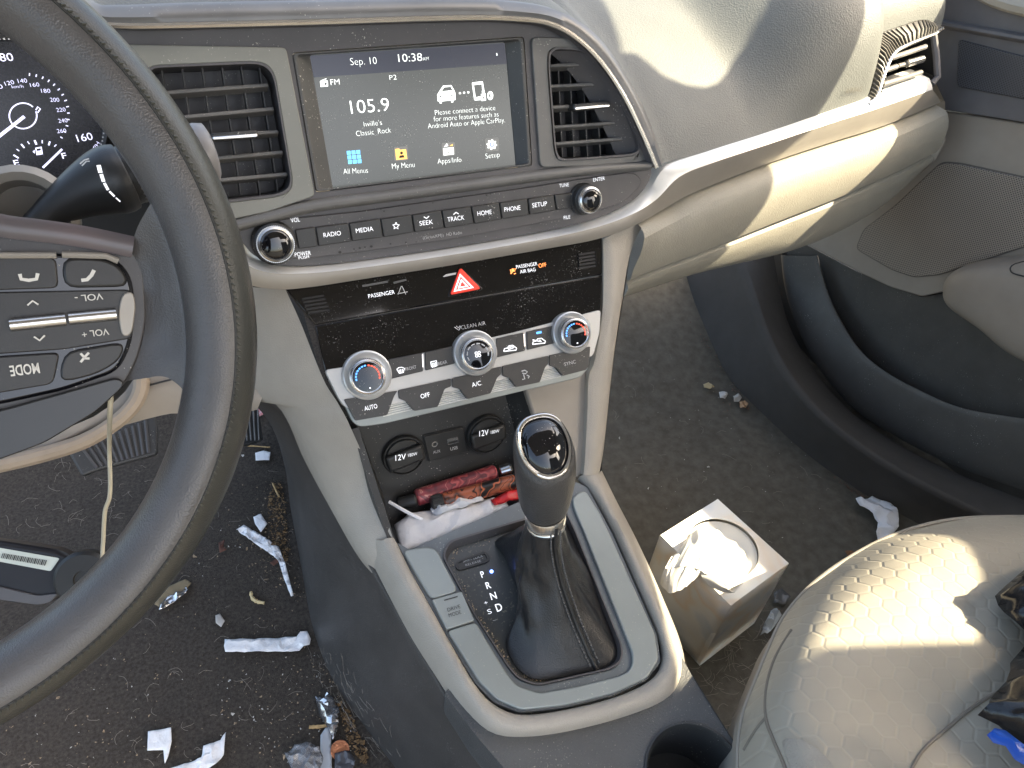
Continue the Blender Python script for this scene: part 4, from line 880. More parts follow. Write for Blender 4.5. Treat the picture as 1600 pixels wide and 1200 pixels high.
# ---------------------------------------------------------------- steering wheel
wheel = thing('steering_wheel', 'worn black leather steering wheel turned upside down at the left edge', 'steering wheel', SWc)
RC, rt = .1822, .0172
NT, NC = 160, 28
def rim_pt(th, ph, g=0):
    c, s = math.cos(th), math.sin(th); rad = SW.x*c + SW.y*s
    k = 1 + .26*math.exp(-((th+.72)/.20)**2) + .08*math.exp(-((th+1.1)/.4)**2)     # thumb swell below the spoke
    r = (rt+g)*k; out_ = RC - (k-1)*rt*.75
    return SWc + rad*(out_ + r*math.cos(ph)) + SW.n*(r*1.12*math.sin(ph))
front = [[rim_pt(2*math.pi*i/NT, R(74) + (R(338)-R(74))*j/NC) for j in range(NC+1)] for i in range(NT)]
# front wrap covers the driver's side and the inner face; back wrap the outer face
ob('rim', MB().grid(front, cv=True), M['rim'], wheel, ang=180)
back_ = [[rim_pt(2*math.pi*i/NT, R(-22) + R(96)*j/10, .0004) for j in range(11)] for i in range(NT)]
ob('rim_back', MB().grid(back_, cv=True), M['rimdark'], wheel, ang=180)
for ph, o_ in ((74, 0), (-22, 0)):
    ob('rim_seam', MB().tube([rim_pt(2*math.pi*i/NT, R(ph), -.0002) for i in range(NT)], .0009, 6, closed=True), mat('rim_seam%d' % ph, (.025,.025,.022), .6), wheel)
st = MB()
for i in range(150):
    th = R(-80 + 150*i/150); st.tube([rim_pt(th, R(68), .0006), rim_pt(th+.005, R(73), .0007)], .0006, 5)
o = ob('stitching', st, mat('rim_thread', (.055,.055,.045), .6), wheel); o['kind'] = 'stuff'
# right hand spoke: leather running from the rim to the hub
def spoke_edge(q, off): return SW(q, off)
u_edge = [(246,250),(225,310),(213,355),(210,385),(206,430)]; 
rowsq = [[(268,262),(240,310),(216,352),(206,380),(192,400)],
         [(300,340),(270,375),(246,400),(230,420),(200,440)],
         [(326,440),(295,460),(262,475),(240,480),(205,480)],
         [(334,520),(300,530),(268,530),(240,525),(205,520)],
         [(334,600),(300,580),(262,566),(232,566),(195,560)],
         [(322,690),(300,628),(262,590),(220,592),(185,598)]]
offs = (.002, .004, -.004, -.010, -.016)
g = [[SW(q, o) for q, o in zip(r, offs)] for r in rowsq]; g = [cm(r, 5) for r in g]; g = [list(c) for c in zip(*[cm(list(c), 5) for c in zip(*g)])]
bk_ = [[p - SW.n*.018 for p in r] for r in g]
ob('spoke', MB().grid([[r[0] - SW.n*.018] + r + [r[-1] - SW.n*.018] for r in g]), M['rim'], wheel, sub=1, ang=180)
H = SW.moved(-.012)
hb = [(-120,320),(0,344),(100,362),(212,378),(226,430),(230,500),(218,555),(196,600),(150,642),(70,690),(0,716),(-120,740)]
ob('hub_cover', MB().slab(rnd(pts(hb, H), .006, 3), SW.n, .016), mat('hub_plastic', (.045,.042,.043), .35, bump=.1, bscale=1500, dust=.1), wheel, bev=.006, seg=4)
lwb = [(-120,650),(0,640),(100,612),(185,588),(196,600),(150,642),(70,690),(0,716),(-120,740)]
ob('hub_lower_trim', MB().slab(rnd(pts(lwb, H), .004, 3), SW.n, .02, top=.004), mat('hub_gloss', (.022,.022,.022), .25), wheel, bev=.003, seg=3)
strip = cm(pts([(-120,322),(0,352),(60,360),(130,370),(208,386)], H, .003), 5); ob('hub_edge_reflection', MB().tube(strip, .0055, 10, flat=.5, up=SW.n), mat('hub_reflection', (.10,.095,.10), .28, col2=(.125,.098,.103)), wheel)  # pinkish tint stands in for a mauve reflection along the hub edge
HB = H.moved(.002)
ob('switch_bezel', MB().slab(rnd(pts([(-60,400),(0,392),(90,396),(180,402),(205,430),(212,480),(205,540),(185,580),(100,610),(0,632),(-60,640)], H), .006, 4), SW.n, .01, top=.002), M['knobgloss'], wheel, bev=.002)
def sw_btn(q, m, r=.003, top=.005, name='switch'):
    return ob(name, MB().slab(rnd(pts(q, H), r, 3), SW.n, .008, top=top), m, wheel, bev=.0014, seg=3)
SWB = mat('switch_black', (.02,.0195,.0195), .4, bump=.1, bscale=1500)
b1 = sw_btn([(-60,410),(0,403),(88,403),(92,450),(0,453),(-60,458)], SWB); b2 = sw_btn([(97,402),(165,404),(192,420),(203,448),(100,450)], SWB, r=.006)
b3 = sw_btn([(-60,460),(0,456),(205,452),(212,478),(206,528),(100,545),(0,552),(-60,556)], SWB, top=.0042)
b4 = sw_btn([(-60,562),(0,556),(94,550),(84,598),(0,612),(-60,622)], SWB); b5 = sw_btn([(100,549),(196,533),(188,562),(150,584),(92,597)], SWB, r=.006)
ob('end_cap', MB().slab(rnd(pts([(190,458),(208,454),(212,478),(206,522),(190,526),(184,490)], H), .004, 3), SW.n, .008, top=.006), M['taupe'], wheel, bev=.0016, seg=3)
for a, b in (((16,508),(103,499)),((108,498),(182,491))):
    ob('rocker_bar', MB().tube([H(a, .006), H(b, .006)], .0031, 12), M['chrome'], wheel)
for q in ([(0,399),(88,399)],[(97,398),(165,400),(185,408)]): ob('switch_edge', MB().tube(pts(q, H, .0045), .0016, 8), M['taupe'], wheel)
HL = H.moved(.0052)
HW = mat('switch_print', (.62,.60,.55), .5, var=0)
text('VOL -', (160,458), (116,462), 10, HL, HW, b3, off=.0002, bold=.02); text('VOL +', (169,513), (127,518), 10, HL, HW, b3, off=.0002, bold=.02); text('MODE', (60,567), (14,572), 16, HL, HW, b4, off=.0002, bold=.03)
lines([[(43,477),(51,470),(60,476)]], 3, HL, HW, b3); lines([[(53,526),(62,532),(70,524)]], 3, HL, HW, b3)
lines([[(31,428),(33,436),(45,438),(57,436),(59,427)]], 6, HL, HW, b1); lines([[(127,438),(136,437),(143,430),(147,422)]], 6, HL, HW, b2)
lines([[(126,566),(134,556),(139,551)],[(126,552),(133,560),(140,560)]], 4, HL, HW, b5)

# ---------------------------------------------------------------- instrument cluster behind the wheel
cp = CAM + ray(60, 200)*(.665/F)
IC_ = Pl(cp, nrm(22, 8)); clu = thing('instrument_cluster', 'lit speedometer and fuel gauge behind the steering wheel', 'instrument cluster', cp)
gc = IC_((39,180)); gr = (IC_((159,180)) - gc).length
ob('hood', MB().slab([IC_.at(-.35,-.11), IC_.at(.075,-.11), IC_.at(.075,.12), IC_.at(-.35,.12)], IC_.n, .01, top=-.006), M['dark'], clu)
ob('gauge_face', MB().lathe(gc - IC_.n*.004, IC_.n, [(gr,0),(gr,.003),(0,.0031)], 64), mat('gauge_face', (.012,.011,.016), .25, var=.5, vscale=400), clu)
ob('gauge_ring', MB().lathe(gc, IC_.n, [(gr*.985,-.002),(gr*1.0,.006),(gr*1.06,.007),(gr*1.09,-.004)], 72), mat('gauge_ring', (.035,.034,.035), .3), clu)
ml = MB()
for k in range(110):
    a = 2*math.pi*k/110; p = gc + (IC_.x*math.cos(a) + IC_.y*math.sin(a))*gr*1.01 + IC_.n*.0062; ml.box(p, IC_.x, IC_.y, IC_.n, .0014, .0014, .0008)
o = ob('ring_dots', ml, M['printdim'], clu); o['kind'] = 'stuff'
GF = IC_.moved(-.0008)
def gt_(s, a, b, c, bold=.0): text(s, a, b, c, GF, M['glow'], clu, off=.0003, bold=bold)
gt_('80', (1,96), (22,95), 13, .01); gt_('160', (122,222), (146,218), 12, .01); gt_('120', (9,134), (23,131), 7); gt_('140', (29,130), (43,129), 7); gt_('100', (-14,141), (5,138), 7); gt_('160', (48,136), (62,135), 6.5); gt_('km/h', (19,138), (37,137), 5)
gt_('180', (65,145), (79,145), 6.5); gt_('200', (79,159), (93,159), 6.5); gt_('220', (89,175), (103,174), 6.5); gt_('240', (92,192), (106,191), 6.5); gt_('260', (90,208), (104,207), 6.5); gt_('MPH', (146,240), (156,224), 6)
gt_('E', (23,259), (31,258), 9, .02); gt_('F', (98,248), (105,247), 9, .02)
lines([[(36+21.5*math.cos(R(a)), 181+20*math.sin(R(a))) for a in range(-20, 322, 12)]], 2, GF, M['glow'], clu, name='gauge_mark'); lines([[(56,172),(59,167),(63,170),(59,176)]], 2, GF, M['glow'], clu, name='gauge_mark')
lines([[(-4,215),(38,182)]], 5, GF, M['glow'], clu, name='needle'); lines([[(67,262),(97,233)]], 3.2, GF, M['glow'], clu, name='needle')
for a, b, w in (((21,242),(29,247),2.5),((26,233),(30,236),1.5),((33,225),(38,231),2.5),((43,221),(46,225),1.5),((54,219),(57,226),3),((66,219),(66,224),1.5),((78,221),(76,227),2.5),((88,226),(85,229),1.5)): lines([[a,b]], w, GF, M['glow'], clu, name='gauge_mark')
for a in range(-84, 40, 9): lines([[(39+66*math.cos(R(a)), 180+62*math.sin(R(a))), (39+70*math.cos(R(a)), 180+66*math.sin(R(a)))]], 1.6, GF, M['glow'], clu, name='gauge_mark')
poly([(55,231),(65,229),(67,241),(57,242.5)], GF, M['glow'], clu, name='fuel_symbol', holes=[[(57,232.5),(63.5,231.5),(64,235),(57.8,236)]]); poly([(51,237),(54,234),(54.5,240)], GF, M['glow'], clu, name='fuel_symbol')
# cluster surround of the dashboard
cs = [(-150,60),(60,40),(140,50),(230,300),(345,346),(370,420),(380,470),(200,400),(100,345),(30,310),(-150,330)]
CS = IC_.moved(-.012); ob('cluster_surround', MB().slab(rnd(pts([(160,20),(230,60),(300,330),(360,360),(372,470),(180,420),(60,360),(-150,360),(-150,300),(60,306),(120,290),(160,250),(172,190)], CS), .006, 3), IC_.n, .02), M['vent_frame'], dash, bev=.003)

# ---------------------------------------------------------------- wiper stalk, column and knee panel
ST = SW.moved(-.075)
stalk = thing('wiper_stalk', 'black wiper stalk with white speed marks reaching out behind the steering wheel', 'control stalk', ST((130, 300)))
pa = cm([ST(q) for q in ((50,358),(88,326),(128,302),(162,287),(184,280),(200,275))], 5); n_ = len(pa)
ob('stalk_body', MB().tube(pa, [.0075 + .0118*sm(0, .75, i/(n_-1)) - .001*sm(.8,1,i/(n_-1)) for i in range(n_)], 24), M['socket'], stalk, sub=1)
pb = cm([ST(q) for q in ((196,276),(240,260),(290,247),(318,243))], 5); n_ = len(pb)
ob('stalk_barrel', MB().tube(pb, [.0165 - .003*sm(.1,.4,i/(n_-1)) + .0035*sm(.6,.8,i/(n_-1)) for i in range(n_)], 24), M['socket'], stalk)
e_ = [ST(q) for q in ((300,246),(316,242),(328,240),(333,239))]; ob('stalk_end', MB().tube(e_, [.0178,.0182,.0172,.0135], 28), mat('stalk_grey', (.20,.19,.19), .4), stalk, ang=60)
kn = MB()
for k in range(28):
    a = 2*math.pi*k/28; t = (pb[4]-pb[0]).normalized(); u_ = t.orthogonal().normalized(); w_ = t.cross(u_); d_ = u_*math.cos(a)+w_*math.sin(a)
    kn.tube([pb[1]+d_*.0160, pb[5]+d_*.0145], .0009, 4)
o = ob('barrel_ribs', kn, M['vane'], stalk); o['kind'] = 'stuff'
SL = ST.moved(.0195)
for k, (a, b) in enumerate((((154,258),(157,270)),((158,272),(162,284)),((163,286),(169,297)),((171,299),(179,307)),((181,309),(188,315)))): lines([[a, b]], 6.5 - k*1.1, SL, M['white'], stalk, name='speed_mark')
lines([[(125,256),(132,250),(139,248)],[(128,259),(135,252),(140,252)]], 2, SL, M['printdim'], stalk, name='wiper_symbol')
col = thing('steering_column', 'steering column shroud in dark and tan plastic under the wheel hub', 'steering column', H((100, 560), -.1))
cc_ = [H((50,520), -.02), H((55,470), -.22)]; ob('shroud', MB().tube(cc_, [.052,.062], 32), M['socket'], col, bev=.004)
lip = cm([CL(q, -.045) for q in ((-40,735),(60,712),(130,690),(178,662),(207,635),(219,612),(222,590))], 6); ob('shroud_lip', MB().tube(lip, .0065, 10), mat('lip_tan', (.36,.29,.22), .5), col)
ring = ST((38,335), .0); ob('stalk_boot', MB().lathe(ring, SW.n, [(.026,-.03),(.026,0),(.022,.003),(.018,0),(.018,-.03)], 28), M['taupe'], col)
KR = [[(120,560),(210,540),(300,520),(370,505),(420,560)], [(-60,738),(60,704),(160,650),(222,606),(290,586),(360,580),(410,620)], [(-60,742),(60,710),(170,672),(262,647),(300,648),(345,652),(402,640)]]
k0 = resamp(cm([CL(q, -.075) for q in KR[0]], 6), 30); k1 = resamp(cm([CL(q, -.050) for q in KR[1]], 6), 30); k2 = resamp(cm([CL(q, -.060) for q in KR[2]], 6), 30)
ob('knee_panel', MB().grid([k0, [a.lerp(b,.5)+CL.n*.006 for a, b in zip(k0, k1)], k1, [a.lerp(b,.4)+CL.n*.003 for a, b in zip(k1, k2)], k2, [p + Vector((0,.16,.0)) for p in k2]]), M['beige2'], dash, ang=50)
ks = cm([CL(q, -.0485) for q in ((209,609),(240,600),(287,589),(340,582))], 4); ob('knee_seam', MB().tube(ks, .0008, 5), M['printdark'], dash)

# ---------------------------------------------------------------- pedals
PB = Pl(zp(176, 708, .11), nrm(52, 8)); bp_ = thing('brake_pedal', 'ribbed rubber brake pedal standing over the dark carpet', 'pedal', PB((176, 708)))
pq = [(104,690),(100,650),(232,630),(248,668),(246,712),(150,738),(128,745)]
ob('pad', MB().slab(rnd(pts([(106,706),(98,650),(236,626),(247,668),(246,710),(146,737),(128,745)], PB), .004, 3), PB.n, .012), mat('pedal_rubber', (.055,.052,.05), .5, dust=.4), bp_, bev=.003, seg=3)
for k in range(11):
    t = (k+.5)/11; a, b = Vector((122,700)).lerp(Vector((232,655)), t), Vector((148,732)).lerp(Vector((236,706)), t)
    ob('rib', MB().tube([PB(a, .001), PB(b, .001)], .0022, 6), mat('pedal_rib', (.09,.082,.08), .5) if k == 0 else bpy.data.materials['pedal_rib'], bp_)
ob('arm', MB().tube([PB((190,660), -.01), PB((200,560), .0) + Vector((0,.12,.12))], .009, 8), M['dark'], bp_)
PA = Pl(zp(396, 670, .09), nrm(60, 8)); ap = thing('accelerator_pedal', 'narrow ribbed black accelerator pedal seen behind the wheel rim', 'pedal', PA((396, 670)))
ob('pad', MB().slab(rnd(pts([(360,610),(400,615),(411,685),(385,695),(360,690)], PA), .002, 3), PA.n, .01), M['socket'], ap, bev=.002)
for k in range(5): ob('rib', MB().tube([PA((372+k*7.5, 622), .001), PA((380+k*6.2, 688), .001)], .0011, 5), M['vane'], ap)

# ---------------------------------------------------------------- key fob hanging from its cord
KY = Pl(CAM + ray(60,890)*(.47/F), (-.12,-.72,.66)); key = thing('key_fob', 'black car key fob with a barcode sticker hanging left of the wheel rim', 'key', KY((60, 890)))
ob('fob_body', MB().slab(rnd(pts([(-90,838),(0,846),(90,860),(116,872),(112,900),(94,936),(62,947),(0,940),(-90,930)], KY), .004, 4), KY.n, .013), mat('fob_black', (.022,.022,.026), .3), key, bev=.004, seg=4)
ob('fob_band', MB().slab(rnd(pts([(-90,912),(0,916),(60,930),(92,926),(80,940),(60,944),(0,936),(-90,926)], KY), .002, 3), KY.n, .01, top=.0015), mat('fob_grey', (.10,.10,.11), .3), key, bev=.001)
stk = ob('sticker', MB().slab(rnd(pts([(-60,850),(0,855.5),(94,872),(80,892),(0,877),(-60,870)], KY), .001, 2), KY.n, .0004, top=.0008), mat('sticker_paper', (.62,.68,.64), .5, var=.03), key)
for k in range(26):
    x = 2 + k*2.7; a, b = (x+3, 863+x*.165+1), (x, 871.5+x*.175)
    lines([[a, b]], (1.0,1.9,.8,1.4)[k*7 % 4], KY, M['printdark'], stk, off=.0011, name='barcode_bar')
text('KIA-6130-84A03', (6,861), (52,869), 3.4, KY, M['printdark'], stk, off=.0011) if 0 else None
kc = KY((134,903)); ob('key_bow', MB().lathe(kc - KY.n*.006, KY.n, [(.0165,0),(.018,.002),(.018,.009),(.016,.011),(.006,.0112),(.0055,.0095),(0,.0095)], 40), M['socket'], key, ang=40)
pth = cm([H((176,590), -.02), H((172,640), -.012), KY((171,700), .02), KY((172,770), .012), KY((164,800), .006), KY((161,850), .002), KY((157,875), .003), kc], 8)
tag(ob('cord', MB().tube(pth, .0013, 7), mat('cord_cream', (.55,.49,.36), .7, bump=.3, bscale=600)), 'thin cream cord hanging from the steering column down to the key', 'cord')
# ---------------------------------------------------------------- passenger end vent and lettering
ev = thing('air_vent', 'small vent with a ribbed carbon-look surround at the passenger end of the dashboard', 'air vent', VP((1410, 100)))
o1 = [(1352,160),(1361,135),(1366,100),(1367,66),(1374,53),(1400,43),(1438,31),(1455,34),(1471,44)]
i1 = [(1358,163),(1370,150),(1379,122),(1390,94),(1401,79),(1418,70),(1440,61),(1460,53),(1473,45)]
a_ = cm([VP(q, -.002) for q in o1], 6); b_ = cm([VP(q, .005) for q in i1], 6)
ob('surround', MB().grid([[p - VP.n*.012 for p in a_], a_, [x.lerp(y,.5)+VP.n*.003 for x, y in zip(a_, b_)], b_]), mat('surround_dark', (.05,.048,.045), .35, dust=.2), ev, ang=50)
for k in range(1, 34):
    t = k/34; j = t*(len(a_)-1); i = int(j); x = a_[i].lerp(a_[i+1], j-i); y = b_[i].lerp(b_[i+1], j-i)
    ob('surround_rib', MB().tube([x.lerp(y,.04)+VP.n*.0012, x.lerp(y,.5)+VP.n*.0042, x.lerp(y,.96)+VP.n*.0012], .0010, 5), mat('surround_rib', (.14,.13,.11), .4) if k == 1 else bpy.data.materials['surround_rib'], ev)
ob('chrome_edge', MB().tube(b_, .0024, 8), M['chrome'], ev)
hv = pts([(1374,150),(1382,120),(1392,96),(1404,81),(1420,72),(1458,56),(1466,126),(1452,138),(1378,156)], VP)
ob('housing', MB().grid([[p + VP.n*.002 for p in hv], [p - VP.n*.05 for p in hv]], cu=True).add([p - VP.n*.05 for p in hv], [tuple(range(len(hv)))]), M['dark'], ev, ang=30)
for a, b, r in (((1392,91),(1446,73),.0030),((1384,110),(1401,104),.0030),((1379,132),(1439,113),.0030)): ob('slat', MB().tube([VP(a, .004), VP(b, .004)], r, 8), M['vane'], ev)
k = ob('tab', MB().tube([VP((1403,103), .004), VP((1418,99), .004)], .0024, 8), M['vane'], ev); ob('tab_insert', MB().tube([VP((1417,99.5), .006), VP((1441,92.5), .006)], .0042, 10), M['chrome'], k)
ob('vent_ledge', MB().slab(pts([(1372,152),(1430,130),(1437,132),(1434,138),(1374,158)], VP), VP.n, .01, top=.004), M['beige2'], ev, bev=.002)
ob('side_frame', MB().tube([VP(q, .006) for q in ((1459,55),(1463,85),(1465,120),(1455,132))], .004, 8), M['doortop'], ev)
from mathutils.bvhtree import BVHTree
bv = BVHTree.FromPolygons(pad_mb.v, pad_mb.f); h0, n0, *_ = bv.ray_cast(CAM, ray(1333,141).normalized())
AB = Pl(h0, n0 if n0.dot(ray(1333,141)) < 0 else -n0, CARX)
text('AIRBAG', (1320,147), (1346,143), 9, AB, mat('print_airbag', (.10,.09,.07), .6, var=0), dash, off=.003)
# ---------------------------------------------------------------- loose things
def crumple(name, out_px, z, amp, m, label, cat, height=0, step=.004, th=.0004, fold=45, seed=0, group=None, parent=None, pl=None, ridge=True, sharp=25):
    pl = pl or Pl((0, 0, z), (0, 0, 1), (1, 0, 0)); o = [pl(q) for q in out_px]
    c = sum(o, Vector())/len(o); U = [Vector(((p-c).dot(pl.x), (p-c).dot(pl.y))) for p in o]
    U = resamp(U, max(len(U)*2, int(sum((U[i]-U[i-1]).length for i in range(len(U)))/step)), True) + U
    # keep corner order by angle along the outline
    U = [Vector(((p-c).dot(pl.x), (p-c).dot(pl.y))) for p in o]; D = []
    for i in range(len(U)):
        a, b = U[i], U[(i+1) % len(U)]; n = max(1, int((b-a).length/step))
        D += [a.lerp(b, k/n) for k in range(n)]
    N = len(D); xs = [p.x for p in D]; ys = [p.y for p in D]; P = list(D); rnd_ = random.Random(seed)
    y = min(ys)
    while y < max(ys):
        x = min(xs)
        while x < max(xs):
            q = Vector((x + rnd_.uniform(-.3,.3)*step, y + rnd_.uniform(-.3,.3)*step))
            ins = False
            for i in range(N):
                a, b = D[i], D[i-1]
                if (a.y > q.y) != (b.y > q.y) and q.x < (b.x-a.x)*(q.y-a.y)/(b.y-a.y)+a.x: ins = not ins
            if ins and min((q-d).length for d in D) > step*.5: P.append(q)
            x += step
        y += step
    v, e, f, *_ = geometry.delaunay_2d_cdt(P, [(i, (i+1) % N) for i in range(N)], [], 1, 1e-7)
    mb = MB(); V = []
    for q in v:
        dist = min((q-d).length for d in D); prof = min(dist/(step*4), 1)**.6
        nn = (1-abs(noise.noise(Vector((q.x*fold+seed*7.1, q.y*fold, seed)))))**2 if ridge else noise.noise(Vector((q.x*fold, q.y*fold, seed)))*.5+.5
        n2 = noise.noise(Vector((q.x*fold*2.3, q.y*fold*2.3, seed+9)))
        h = amp*(nn*.8 + n2*.35) + height*prof*(.75+.4*nn)
        V.append(c + pl.x*q.x + pl.y*q.y + pl.n*(max(h, 0)+.0008))
    mb.add(V, [tuple(t) for t in f])
    ob_ = ob(name, mb, m, parent, label=label, cat=cat, ang=sharp, group=group, loc=None if parent else c)
    if th: k = ob_.modifiers.new('t', 'SOLIDIFY'); k.thickness = th; k.offset = 1
    return ob_
def fz(px, py):
    p = floor_hit(px, py); return p.z
# tissue box: measured corner pixels give its place; it stands square on the carpet
ZT = .131
Nn, Lc, Rc = zp(1142,947,ZT), zp(1021,843,ZT), zp(1233,880,ZT)
ex = (Rc-Nn); ey = (Lc-Nn); sx_, sy_ = ex.length, ey.length; ex.normalize(); ey = (ey - ex*ey.dot(ex)).normalized()
bc = Nn + ex*sx_/2 + ey*sy_/2
box = thing('tissue_box', 'pastel cube tissue box standing on the passenger footwell carpet, top in the sun', 'tissue box', (bc.x, bc.y, 0))
bm_ = mat('box_card', (.52,.48,.42), .45, var=.0); nt = bm_.node_tree; n = nt.nodes; b = n['Principled BSDF']
tc = n.new('ShaderNodeTexCoord'); nz = n.new('ShaderNodeTexNoise'); nz.inputs['Scale'].default_value = 17; nz.inputs['Detail'].default_value = 2.5; nz.inputs['Distortion'].default_value = .5
nt.links.new(tc.outputs['Object'], nz.inputs[0]); cr = n.new('ShaderNodeValToRGB'); nt.links.new(nz.outputs[0], cr.inputs[0])
for i, (p, c) in enumerate(((.28,(.66,.74,.82)),(.42,(.88,.88,.86)),(.5,(.88,.86,.80)),(.58,(.88,.76,.62)),(.70,(.88,.86,.84)))):
    e = cr.color_ramp.elements[i] if i < 2 else cr.color_ramp.elements.new(p); e.position = p; e.color = (*c, 1)
nt.links.new(cr.outputs[0], b.inputs['Base Color'])
def bx(a, c, z): return Nn + ex*(sx_*a) + ey*(sy_*c) + UP*(z-ZT)
t_ = .0012
topo = [bx(0,0,ZT), bx(1,0,ZT), bx(1,1,ZT), bx(0,1,ZT)]
oval = [bx(.50+.43*math.cos(2*math.pi*k/40), .52+.37*math.sin(2*math.pi*k/40), ZT) for k in range(40)]
ob('top_panel', MB().slab(topo, UP, t_, [oval]), bm_, box, bev=.0006)
for (a0, c0), (a1, c1) in (((0,0),(1,0)),((1,0),(1,1)),((1,1),(0,1)),((0,1),(0,0))):
    A_, B_ = bx(a0,c0,ZT-.0013), bx(a1,c1,ZT-.0013); dn_ = Vector((B_-A_)).cross(UP).normalized(); C_ = (A_+B_)/2 - UP*(ZT*.5) + dn_*.0018
    rows = [[A_.lerp(B_, i/8) + dn_*(.0018*math.sin(math.pi*i/8)*math.sin(math.pi*j/6)) - UP*((ZT-.0015)*j/6) for i in range(9)] for j in range(7)]
    m_ = MB().grid(rows); o = ob('side_panel', m_, bm_, box, ang=80); k = o.modifiers.new('t', 'SOLIDIFY'); k.thickness = .0012; k.offset = -1
fo = ex*-.0 + ey*-.0
fl_ = [bx(0,0,ZT-.004), bx(0,.0,.075), bx(0,.05,.068), bx(0,.045,.064), bx(0,.06,.055), bx(0,.045,.004), bx(0,0,.002)]
ob('glue_flap', MB().slab([p - ex*.0012 for p in fl_], -ex, .0008), bm_, box)
ob('box_base', MB().slab([bx(.02,.02,.003), bx(.98,.02,.003), bx(.98,.98,.003), bx(.02,.98,.003)], UP, .001), bm_, box)
ob('tissue_stack', MB().slab([p.lerp(bc_t, -.04) - UP*.010 for p in oval] if False else [p - UP*.005 for p in oval], UP, .002), M['tissue'], box)
# tissue
tis = thing('tissue', 'white tissue pulled up through the oval opening of the box and draped over its edge', 'tissue', (bc.x, bc.y, ZT))
def trow(l): return cm([zp(x, y, z) for x, y, z in l], 7)
rows = [trow([(1062,862,.118),(1078,832,.124),(1108,826,.128),(1142,842,.128),(1168,868,.126),(1180,896,.112)]),
        trow([(1052,868,.136),(1078,846,.145),(1106,846,.149),(1134,862,.149),(1156,885,.143),(1166,905,.130)]),
        trow([(1045,876,.146),(1070,862,.155),(1096,866,.159),(1120,882,.157),(1138,900,.148),(1150,915,.135)]),
        trow([(1038,890,.146),(1060,884,.156),(1084,886,.159),(1104,895,.156),(1122,908,.147),(1136,919,.135)])]
for j, r in enumerate(rows):
    for i, p in enumerate(r): p.z += .006*N3((i*.33, j*.9, 1)) + .003*N3((i*.9, j*1.7, 5))
ob('sheet', MB().grid([list(c) for c in zip(*[cm(list(c), 4) for c in zip(*rows)])]), M['tissue'], tis, sub=1, ang=180)
rows = [trow([(1050,868,.152),(1066,866,.156),(1082,872,.158),(1094,882,.157)]),
        trow([(1040,885,.148),(1058,884,.153),(1078,890,.156),(1094,894,.155)]),
        trow([(1034,900,.138),(1050,905,.146),(1072,903,.151),(1090,900,.151)]),
        trow([(1031,911,.128),(1046,927,.136),(1070,918,.144),(1084,906,.147)])]
for j, r in enumerate(rows):
    for i, p in enumerate(r): p.z += .004*N3((i*.6, j*1.3, 11)); p.x += .003*N3((i*.7, j, 21))
ob('corner_flap', MB().grid([list(c) for c in zip(*[cm(list(c), 4) for c in zip(*rows)])]), M['tissue'], tis, sub=1, ang=180)
rows = [trow([(1092,884,.156),(1108,892,.156),(1122,898,.154)]), trow([(1096,900,.150),(1120,912,.148),(1138,922,.144)]), trow([(1108,916,.140),(1132,926,.138),(1150,926,.136)])]
ob('corner_flap', MB().grid([list(c) for c in zip(*[cm(list(c), 4) for c in zip(*rows)])]), M['tissue'], tis, sub=1, ang=180)

# things in the storage tray
def swirl(name, cols, sc=55, dist=7):
    m = mat(name, cols[0], .3, var=0); nt = m.node_tree; n = nt.nodes; b = n['Principled BSDF']; tc = n.new('ShaderNodeTexCoord')
    w = n.new('ShaderNodeTexWave'); w.inputs['Scale'].default_value = sc; w.inputs['Distortion'].default_value = dist; w.inputs['Detail'].default_value = 1.5; w.inputs['Detail Scale'].default_value = 9
    nt.links.new(tc.outputs['Object'], w.inputs[0]); cr = n.new('ShaderNodeValToRGB'); nt.links.new(w.outputs['Fac'], cr.inputs[0])
    for i, c in enumerate(cols):
        e = cr.color_ramp.elements[i] if i < 2 else cr.color_ramp.elements.new(.5); e.position = i/(len(cols)-1); e.color = (*c, 1)
    nt.links.new(cr.outputs[0], b.inputs['Base Color']); return m
def stick(name, a, b, r, m, label, cat, z, cap=None, rnd_=.0015):
    A_, B_ = zp(*a, z), zp(*b, z+.004); t = (B_-A_).normalized(); o = thing(name, label, cat, (A_+B_)/2)
    ob('barrel', MB().lathe(A_, t, [(r-rnd_,0),(r,rnd_),(r,(B_-A_).length-rnd_),(r-rnd_,(B_-A_).length)], 28), m, o)
    if cap:
        ob('cap', MB().lathe(A_ - t*.012, t, [(r*.6,0),(r*.93,.002),(r*.93,.012),(r*.5,.0125)], 24), M['socket'], o)
        for k in range(12):
            an = 2*math.pi*k/12; u_ = t.orthogonal().normalized(); w_ = t.cross(u_); d_ = (u_*math.cos(an)+w_*math.sin(an))*r*.95
            ob('cap_ridge', MB().tube([A_-t*.010+d_, A_-t*.001+d_], .0008, 4), M['socket'], o)
    return o
stick('vape_pen', (650,778), (775,738), .0082, swirl('swirl_red', [(.20,.03,.04),(.45,.10,.10),(.10,.03,.04),(.5,.22,.18),(.25,.05,.06)], 8, 6), 'dark red marbled tube lying across the back of the storage tray', 'tube', .243)
stick('lighter_tube', (692,783), (824,747), .0076, swirl('swirl_orange', [(.012,.010,.010),(.02,.015,.015),(.55,.14,.05),(.02,.015,.015),(.65,.50,.38),(.012,.01,.01),(.35,.10,.05)], 6, 6), 'black and orange marbled tube with a ridged cap, in front of the dark red tube', 'tube', .246, cap=True)
stick('black_tube', (622,788), (652,781), .0062, M['socket'], 'short plain black tube at the left end of the storage tray', 'tube', .240)
stick('metal_cap', (782,737), (800,731), .0062, M['chrome'], 'small shiny metal cap behind the gear knob in the tray', 'cap', .248)
